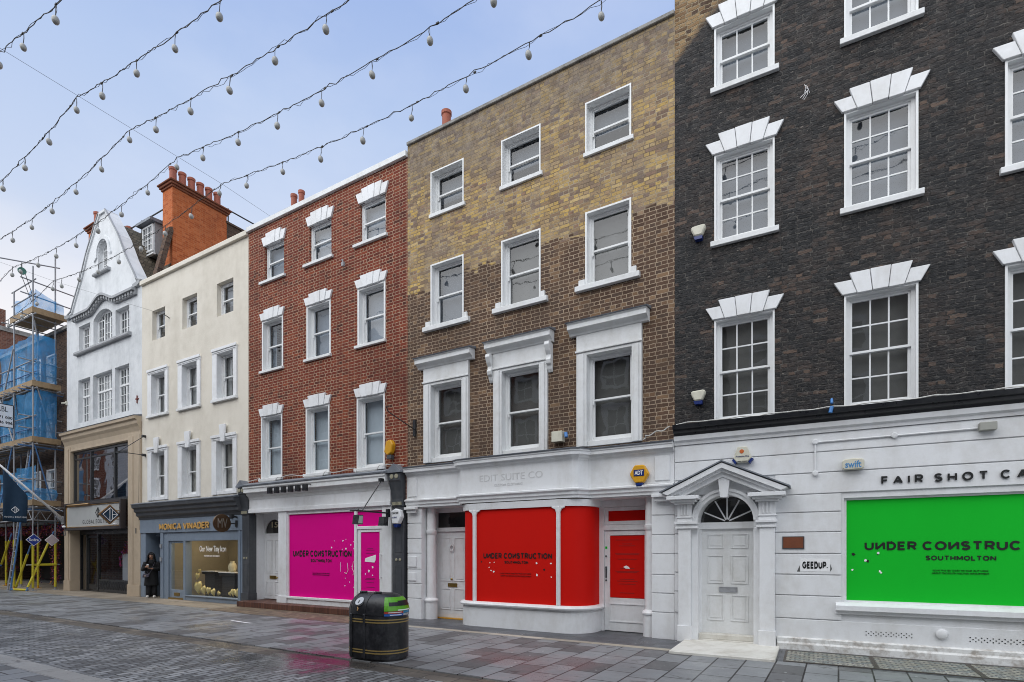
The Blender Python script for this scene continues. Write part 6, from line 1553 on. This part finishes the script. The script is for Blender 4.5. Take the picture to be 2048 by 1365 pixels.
MB().box(4.39, 4.59, -.13, -.029, 3.41, 3.53).build('cover', paint('grey_box', (.36, .36, .32), (.25, .25, .23), .4, 3), t, bevel=.008)
t = thing('junction_box', 'pale grey meter box with a blue plug between brown brick windows', 'junction box', (-4.95, 0, 4.0))
MB().box(-5.10, -4.86, -.16, 0, 3.90, 4.12).build('cover', CREAMPL, t, bevel=.008)
MB().tube([(-4.80, -.10, 4.08), (-4.78, -.12, 3.98)], .035, 8).build('plug', plain('blue_plug', (.05, .2, .5), .4), t)
tag(MB().tube([(2.52, -.25, 3.97), (2.50, -.26, 3.87)], .028, 8).tube([(2.52, -.2, 4.10), (2.52, -.25, 4.02)], .02, 6).build('cable_plug', bpy.data.materials['blue_plug'], None, base=(2.5, -.25, 3.9), frame='dark'), 'blue cable plug hanging over the black gutter', 'plug')
t = thing('plaque', 'reddish brown metal plaque on the white wall right of the door', 'plaque', (1.96, -.03, 1.8), 'dark')
MB().box(1.80, 2.13, -.045, -.029, 1.69, 1.90).build('frame', DARKGREY, t)
MB().box(1.815, 2.115, -.050, -.0455, 1.705, 1.885).build('plate', paint('copper_plate', (.20, .065, .03), (.11, .04, .025), .6, 6, .4, .1), t)
t = thing('wall_sticker', 'white sticker with black stencilled GEEDUP. on the white wall', 'sticker', (2.27, -.03, 1.4), 'dark')
MB().box(2.07, 2.50, -.032, -.0285, 1.315, 1.525).build('paper', WHITEINK, t)
capitals('lettering', 'GEEDUP.', (2.10, 2.47, 1.36, 1.48), -.0325, INK, t, w=.27, gap=.10)
MB().prism([(2.02, 1.31), (2.065, 1.31), (2.065, 1.42)], -.031, -.0285).prism([(2.505, 1.32), (2.53, 1.36), (2.505, 1.44)], -.031, -.0285).build('spray_edge', plain('grey_spray', (.10, .10, .10), .7), t)
for i in range(6):
    x = -13.86 + i * .30
    lab = ['leftmost', 'second from the left', 'third from the left', 'third from the right', 'second from the right', 'rightmost'][i]
    t = thing('spotlight', 'black fascia spotlight over the magenta shop, %s of the six' % lab, 'spotlight', (x, -.28, 3.4), group='spotlights over the magenta shop')
    MB().tube([(x, -.2, 3.48), (x, -.42, 3.46)], .014, 5).build('arm', BLACKP, t)
    MB().box(x - .055, x + .055, -.50, -.38, 3.28, 3.46).build('head', BLACKP, t, bevel=.01)
t = thing('sign_bracket', 'empty black iron sign bracket with floodlights before the magenta shop', 'bracket', (-9.65, -.1, 2.6))
MB().tube([(-9.66, -.12, 2.60), (-9.66, -1.25, 2.60)], .022, 6).tube([(-9.66, -.35, 3.40), (-9.66, -.98, 2.62)], .014, 5).box(-9.70, -9.62, -.16, -.09, 2.50, 2.70).box(-9.70, -9.62, -.42, -.3, 3.36, 3.44).tube([(-9.78, -1.25, 2.60), (-9.50, -1.25, 2.60)], .02, 6).build('arm', BLACKP, t)
for y, gm in ((-1.12, 'l'), (-.28, 'r')):
    f = MB().prism_x([(y - .09, 2.28), (y + .07, 2.28), (y + .09, 2.50), (y - .05, 2.50)], -9.76, -9.58).build('floodlight', BLACKP, t)
    MB().prism_x([(y - .075, 2.30), (y + .055, 2.30), (y + .07, 2.48), (y - .04, 2.48)], -9.579, -9.572).build('lens', plain('lamp_lens' + gm, (.40, .52, .42), .2) if gm == 'l' else BLACKP, f)
t = thing('sign_bracket', 'black iron scroll bracket where red brick meets brown brick', 'bracket', (-8.95, 0, 4.6))
MB().box(-8.92, -8.84, -.05, 0, 4.45, 4.85).tube([(-8.88, -.05, 4.62), (-8.88, -.75, 4.80), (-8.88, -.95, 4.86), (-8.88, -1.0, 4.95), (-8.88, -.93, 4.98)], .013, 5).build('arm', BLACKP, t)
t = thing('wall_hook', 'small grey wire hook on red brick between top floor windows', 'hook', (-11.3, 0, 9.3))
MB().tube([(-11.45, 0, 9.45), (-11.3, -.1, 9.38), (-11.28, -.1, 9.25)], .018, 5).box(-11.32, -11.24, -.13, -.07, 9.2, 9.3).build('hook', GALV, t)
t = thing('wall_hook', 'bundle of frayed white wire on black brick between upper windows', 'hook', (2.0, 0, 9.2), 'dark')
m = MB()
for i in range(5): m.tube([(2.16 + j(.02), -.02, 9.45 - i * .03), (2.18 + j(.03), -.07, 9.38 - i * .035), (2.16 + j(.04), -.04, 9.30 - i * .03)], .0045, 4)
m.build('wire', WHITEINK, t)
# cables tacked along the fronts
def cable(label, pts, frame='main', r=.011, base=None):
    return tag(MB().tube(pts, r, 5).build('cable', CABLEW, None, base=base or pts[0], frame=frame), label, 'cable')
pts = []
for i in range(60):
    x = -15.4 + 6.2 * i / 59; u = ((x + 15.4) / 2.0) % 1
    pts.append((x, -.06 - (.08 if .3 < u < .75 else 0), 3.80 + (-.10 if .3 < u < .72 else .03 * math.sin(x * 5))))
cable('thin white cable looping under the first floor sills of the red brick house', pts)
cable('thin white cable tacked above the red vinyl shop cornice', [(-3.2 + .05 * i, -.04 - .2 * (i > 1), 3.78 + .02 * math.sin(i * 1.3) + .012 * i) for i in range(12)])
cable('thin white cable lying along the top of the black gutter', [(.05 + .1 * i, -.10 - .06 * math.sin(i * .7) ** 2, 3.975 + .015 * abs(math.sin(i * .45))) for i in range(54)], 'dark')

# ================================================================== person in the doorway
PX, PY, PZ = -21.10, -.02, .005
PER = thing('person', 'person in black headscarf and long black coat standing in the blue grey doorway', 'person', (PX, PY, PZ))
SKIN = plain('skin', (.38, .20, .13), .55); BLK = paint('black_wool', (.006, .006, .007), (.012, .012, .014), .4, 6, .85, .3); BLK2 = plain('black_cotton', (.008, .008, .01), .8)
V, E_, RD = [], [], []
def jv(p, r, parent=None):
    V.append((PX + p[0], PY + p[1], PZ + p[2])); RD.append(r)
    if parent is not None: E_.append((parent, len(V) - 1))
    return len(V) - 1
pel = jv((0, 0, .80), .12)
sp1 = jv((0, 0, .98), .11, pel); ch = jv((0, -.01, 1.14), .12, sp1); nk = jv((0, -.02, 1.27), .05, ch); hd = jv((0, -.045, 1.36), .075, nk); tp = jv((0, -.05, 1.44), .07, hd)
for s in (-1, 1):
    hp = jv((s * .085, 0, .74), .085, pel); kn = jv((s * .09, -.02, .42), .055, hp); an = jv((s * .085, .0, .08), .036, kn); jv((s * .11, -.12, .04), .032, an)
    sh = jv((s * .14, 0, 1.165), .04, ch); el = jv((s * .215, -.03, .95), .036, sh)
    wr = jv((s * .10 - .02, -.23, 1.03 if s < 0 else .98), .026, el)
    hb = jv((s * .065 - .02, -.265, 1.06 if s < 0 else .985), .028, wr)
    for k in range(4):
        fx = s * (.055 - .0 * k) - .02; z0 = (1.035 + .018 * k) if s < 0 else .985
        if s < 0:
            a = jv((-.085 + .01, -.292, z0), .0085, hb); b = jv((-.06, -.318, z0 + .004), .008, a); jv((-.028 + .003 * k, -.312, z0 + .005), .007, b)
        else:
            a = jv((.02 - .0, -.28 - .012 * k, .985), .0085, hb); b = jv((-.008, -.285 - .014 * k, .982), .008, a); jv((-.03, -.285 - .012 * k, 1.0), .007, b)
    th_ = jv((s * .03 - .025, -.265, 1.085 if s < 0 else 1.008), .010, hb); jv((s * .01 - .03, -.29, 1.10 if s < 0 else 1.018), .008, th_)
me = bpy.data.meshes.new('body'); me.from_pydata([tuple(Vector(v) - OFFS[PER.name]) for v in V], E_, [])
bo = bpy.data.objects.new('body', me); C.objects.link(bo); bo.parent = PER; me.materials.append(SKIN)
sm = bo.modifiers.new('skin', 'SKIN'); sm.use_smooth_shade = True
for i, r in enumerate(RD): me.skin_vertices[0].data[i].radius = (r, r)
me.skin_vertices[0].data[0].use_root = True
bo.modifiers.new('sub', 'SUBSURF').levels = 1; bo.modifiers['sub'].render_levels = 2
def rings(rows, n=20, wob=0):
    m = MB()
    for (cx, cy, z, rx, ry) in rows:
        for k in range(n):
            a = 2 * PI * k / n; w = 1 + wob * math.sin(a * 5 + z * 9)
            m.v.append((PX + cx + rx * w * math.cos(a), PY + cy + ry * w * math.sin(a), PZ + z))
    m.f = [(i * n + k, i * n + (k + 1) % n, (i + 1) * n + (k + 1) % n, (i + 1) * n + k) for i in range(len(rows) - 1) for k in range(n)]
    m.f += [list(range(n - 1, -1, -1)), [(len(rows) - 1) * n + k for k in range(n)]]; m.m = [0] * len(m.f)
    return m
def bend(a, b, c, r):     # sleeve from shoulder through elbow to wrist
    P = [Vector(a), Vector(a).lerp(Vector(b), .5), Vector(b), Vector(b).lerp(Vector(c), .5), Vector(c)]
    return [p + Vector((PX, PY, PZ)) for p in P], r
cm = rings([(0, 0, .40, .215, .155), (0, 0, .43, .213, .153), (0, 0, .65, .20, .145), (0, 0, .86, .185, .135), (0, 0, 1.02, .18, .13), (0, -.005, 1.14, .195, .125), (0, -.005, 1.20, .17, .10), (0, -.01, 1.25, .09, .075)], 24, .03)
for s, wz in ((-1, 1.03), (1, .98)):
    P, r = bend((s * .15, 0, 1.19), (s * .235, -.03, .94), (s * .105 - .02, -.225, wz), [.085, .078, .07, .057, .05]); cm.tube(P, r, 12)
cm.build('coat', BLK, PER, smooth=True)
for s in (-1, 1):
    rings([(s * .085, 0, .03, .085, .10), (s * .085, 0, .2, .08, .09), (s * .085, 0, .45, .085, .09), (s * .08, 0, .75, .10, .11)], 14, .04).build('trouser_leg', BLK2, PER, smooth=True)
    rings([(s * .10, -.07, 0, .045, .115), (s * .10, -.07, .03, .047, .118), (s * .10, -.06, .06, .042, .10), (s * .095, -.02, .085, .035, .05)], 14).build('shoe', plain('white_shoe', (.66, .63, .58), .6) if s < 0 else bpy.data.materials['white_shoe'], PER, smooth=True)
# headscarf: a hood open at the face
m = MB(); n, k = 20, 10
for i in range(k + 1):
    t = i / k
    for jx in range(n + 1):
        a = rad(-38) + (2 * PI - rad(104)) * jx / n if False else rad(-52) + rad(284) * jx / n
        z = 1.20 + .325 * t; rr = (.145 - .04 * min(1, t * 2.2)) if t < .45 else .105 * math.sqrt(max(.0, 1 - ((t - .45) / .56) ** 2)) + .008
        m.v.append((PX + rr * math.cos(a), PY - .045 + rr * 1.08 * math.sin(a), PZ + z))
m.f = [(i * (n + 1) + q, i * (n + 1) + q + 1, (i + 1) * (n + 1) + q + 1, (i + 1) * (n + 1) + q) for i in range(k) for q in range(n)]; m.m = [0] * len(m.f)
hs = m.build('headscarf', BLK2, PER, smooth=True)
so = hs.modifiers.new('thick', 'SOLIDIFY'); so.thickness = .014; so.offset = 1
rings([(0, -.07, 1.10, .12, .075), (0, -.075, 1.18, .10, .068), (0, -.075, 1.245, .075, .062), (0, -.07, 1.285, .045, .05)], 16).ell((PX, PY - .075, PZ + 1.465), .075, .06, .035).build('headscarf_fold', BLK2, PER, smooth=True)
MB().ell((PX, PY - .062, PZ + 1.385), .068, .078, .085, 16, 12).ell((PX, PY - .143, PZ + 1.372), .010, .014, .02).build('face', SKIN, PER, smooth=True)
m = MB()
for s in (-1, 1): m.ell((PX + s * .027, PY - .130, PZ + 1.395), .012, .008, .006); m.box(PX + s * .027 - .017, PX + s * .027 + .017, PY - .137, PY - .128, PZ + 1.414, PZ + 1.419)
m.build('eyes', plain('dark_eye', (.015, .01, .01), .4), PER)
MB().ell((PX, PY - .136, PZ + 1.338), .02, .008, .006).build('mouth', plain('lip', (.25, .09, .07), .5), PER)
PA = math.radians(52)
def held(o):
    k = 1.05; v = (o.location - Vector((PX, PY, PZ))) * k; o.location = (PX + v.x * math.cos(PA) - v.y * math.sin(PA), PY + v.x * math.sin(PA) + v.y * math.cos(PA), PZ + v.z); o.rotation_euler.z = PA; o.scale = (k, k, k)
held(PER)
t = thing('coffee_cup', 'pale brown paper coffee cup with white lid in the raised hand', 'cup', (PX - .045, PY - .295, PZ + 1.02))
MB().lathe([(.026, 1.0), (.036, 1.10)], (PX - .045, PY - .29, PZ), 14).build('cup', plain('kraft_paper', (.45, .27, .17), .7), t, smooth=True)
MB().lathe([(.039, 1.10), (.039, 1.115), (.033, 1.118), (.032, 1.13)], (PX - .045, PY - .29, PZ), 14).build('lid', WHITEINK, t)
held(t)
held(tag(MB().box(PX - .055, PX + .035, PY - .345, PY - .27, PZ + 1.012, PZ + 1.02).build('phone', BLACKP, None, base=(PX, PY - .3, PZ + 1.01), bevel=.003), 'dark mobile phone held flat in the lower hand of the person in black', 'phone'))
t = thing('handbag', 'small grey purple handbag with pale clasp at the hip of the person in black', 'bag', (PX - .12, PY - .19, PZ + .66))
MB().prism([(PX - .22, PZ + .68), (PX - .03, PZ + .70), (PX - .02, PZ + .80), (PX - .19, PZ + .82)], PY - .24, PY - .16).build('body', plain('purple_grey_leather', (.085, .075, .10), .4), t, bevel=.015)
MB().prism([(PX - .16, PZ + .72), (PX - .11, PZ + .725), (PX - .105, PZ + .755), (PX - .155, PZ + .76)], PY - .247, PY - .2395).build('clasp', plain('pale_gold', (.55, .42, .33), .4, .6), t)
MB().tube([(PX - .18, PY - .2, PZ + .81), (PX - .15, PY - .17, PZ + .90), (PX - .10, PY - .17, PZ + .90), (PX - .03, PY - .2, PZ + .79)], .009, 6).tube([(PX - .03, PY - .2, PZ + .80), (PX + .02, PY - .165, PZ + .90), (PX + .12, PY - .12, PZ + 1.20)], .007, 6).build('strap', bpy.data.materials['purple_grey_leather'], t)
held(t)

# ================================================================== light, sky, camera
W = bpy.data.worlds.new('World'); S.world = W; W.use_nodes = True
nt = W.node_tree; bg = nt.nodes['Background']
EL, AZ = 50, 194          # sun height and compass bearing (degrees), behind the camera
sky = nt.nodes.new('ShaderNodeTexSky'); sky.sky_type = 'NISHITA'; sky.sun_disc = False
sky.sun_elevation = math.radians(EL); sky.sun_rotation = math.radians(AZ); sky.air_density = 1.0; sky.dust_density = 1.2; sky.ozone_density = 1.5
tc = nt.nodes.new('ShaderNodeTexCoord'); sp = nt.nodes.new('ShaderNodeSeparateXYZ'); nt.links.new(tc.outputs['Generated'], sp.inputs[0])
def wmath(op, a, b=0.0, c=None):
    x = nt.nodes.new('ShaderNodeMath'); x.operation = op
    for i, v in enumerate((a, b) if c is None else (a, b, c)):
        if isinstance(v, bpy.types.NodeSocket): nt.links.new(v, x.inputs[i])
        else: x.inputs[i].default_value = v
    return x.outputs[0]
def wramp(f, stops):
    x = nt.nodes.new('ShaderNodeValToRGB'); nt.links.new(f, x.inputs[0]); e = x.color_ramp.elements
    while len(e) < len(stops): e.new(.5)
    for a, (p, c) in zip(e, stops): a.position = p; a.color = (*c, 1) if isinstance(c, tuple) else (c, c, c, 1)
    return x.outputs[0]
def wmix(f, a, b):
    x = nt.nodes.new('ShaderNodeMix'); x.data_type = 'RGBA'
    for k, v in ((0, f), (6, a), (7, b)):
        if isinstance(v, bpy.types.NodeSocket): nt.links.new(v, x.inputs[k])
        else: x.inputs[k].default_value = (*v, 1) if isinstance(v, tuple) else v
    return x.outputs[2]
mp = nt.nodes.new('ShaderNodeMapping'); nt.links.new(tc.outputs['Generated'], mp.inputs[0]); mp.inputs['Scale'].default_value = (1, 1, 2.2)
nz = nt.nodes.new('ShaderNodeTexNoise'); nt.links.new(mp.outputs[0], nz.inputs['Vector']); nz.inputs['Scale'].default_value = 2.6; nz.inputs['Detail'].default_value = 7; nz.inputs['Roughness'].default_value = .55
z = sp.outputs[2]
K = 10.0                   # cloud colours are divided by the background strength of 0.1
# high thin veil: whiter towards the horizon
veil = wramp(z, [(0.0, (.80, .80, .84)), (.31, (.74, .78, .88)), (.45, (.62, .72, .92)), (.60, (.50, .63, .90)), (.74, (.345, .485, .84)), (1.0, (.30, .44, .80))])
vk = nt.nodes.new('ShaderNodeVectorMath'); vk.operation = 'SCALE'; nt.links.new(veil, vk.inputs[0]); vk.inputs['Scale'].default_value = .89 * K
c = wmix(.92, sky.outputs[0], vk.outputs[0])
# low cloud bank
lowm = wmath('MULTIPLY', wramp(nz.outputs[0], [(.36, 0.0), (.54, 1.0)]), wramp(z, [(.29, 1.0), (.45, 0.0)]))
c = wmix(wmath('MULTIPLY', lowm, .85), c, (8.5, 8.3, 8.4))
c = wmix(wmath('MULTIPLY', wramp(nz.outputs[0], [(.45, 0.0), (.75, 1.0)]), .22), c, (8.4, 8.6, 9.2))
# unseen overcast sky behind and above the street, brightened to light the house fronts
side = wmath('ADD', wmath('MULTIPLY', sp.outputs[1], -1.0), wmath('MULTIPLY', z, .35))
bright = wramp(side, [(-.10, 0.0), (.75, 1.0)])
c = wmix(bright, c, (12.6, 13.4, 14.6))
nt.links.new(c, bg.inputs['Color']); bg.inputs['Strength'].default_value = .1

sl = bpy.data.lights.new('sun', 'SUN'); sl.energy = 1.5; sl.angle = math.radians(75); sl.color = (1, .98, .95)
so = bpy.data.objects.new('sun', sl); C.objects.link(so)
az = math.radians(AZ); d = Vector((math.sin(az) * math.cos(math.radians(EL)), math.cos(az) * math.cos(math.radians(EL)), math.sin(math.radians(EL))))
so.rotation_euler = d.to_track_quat('Z', 'Y').to_euler(); so.location = d * 40

cam = bpy.data.cameras.new('camera'); co = bpy.data.objects.new('camera', cam); C.objects.link(co)
co.location = (0, -10.34, 1.65); co.rotation_euler = (PI / 2, 0, math.atan(653 / 1100))
cam.sensor_width = 36; cam.lens = 36 * 1100 / 2048; cam.shift_y = (1103 - 682.5) / 2048; cam.clip_end = 600; cam.clip_start = .1
S.camera = co
S.view_settings.view_transform = 'Standard'; S.view_settings.look = 'None'; S.view_settings.exposure = .20; S.view_settings.gamma = 1
S.render.resolution_x, S.render.resolution_y = 1024, 682
S.cycles.filter_width = 1.0; S.cycles.max_bounces = 6; S.cycles.transparent_max_bounces = 12; S.cycles.sample_clamp_indirect = 6
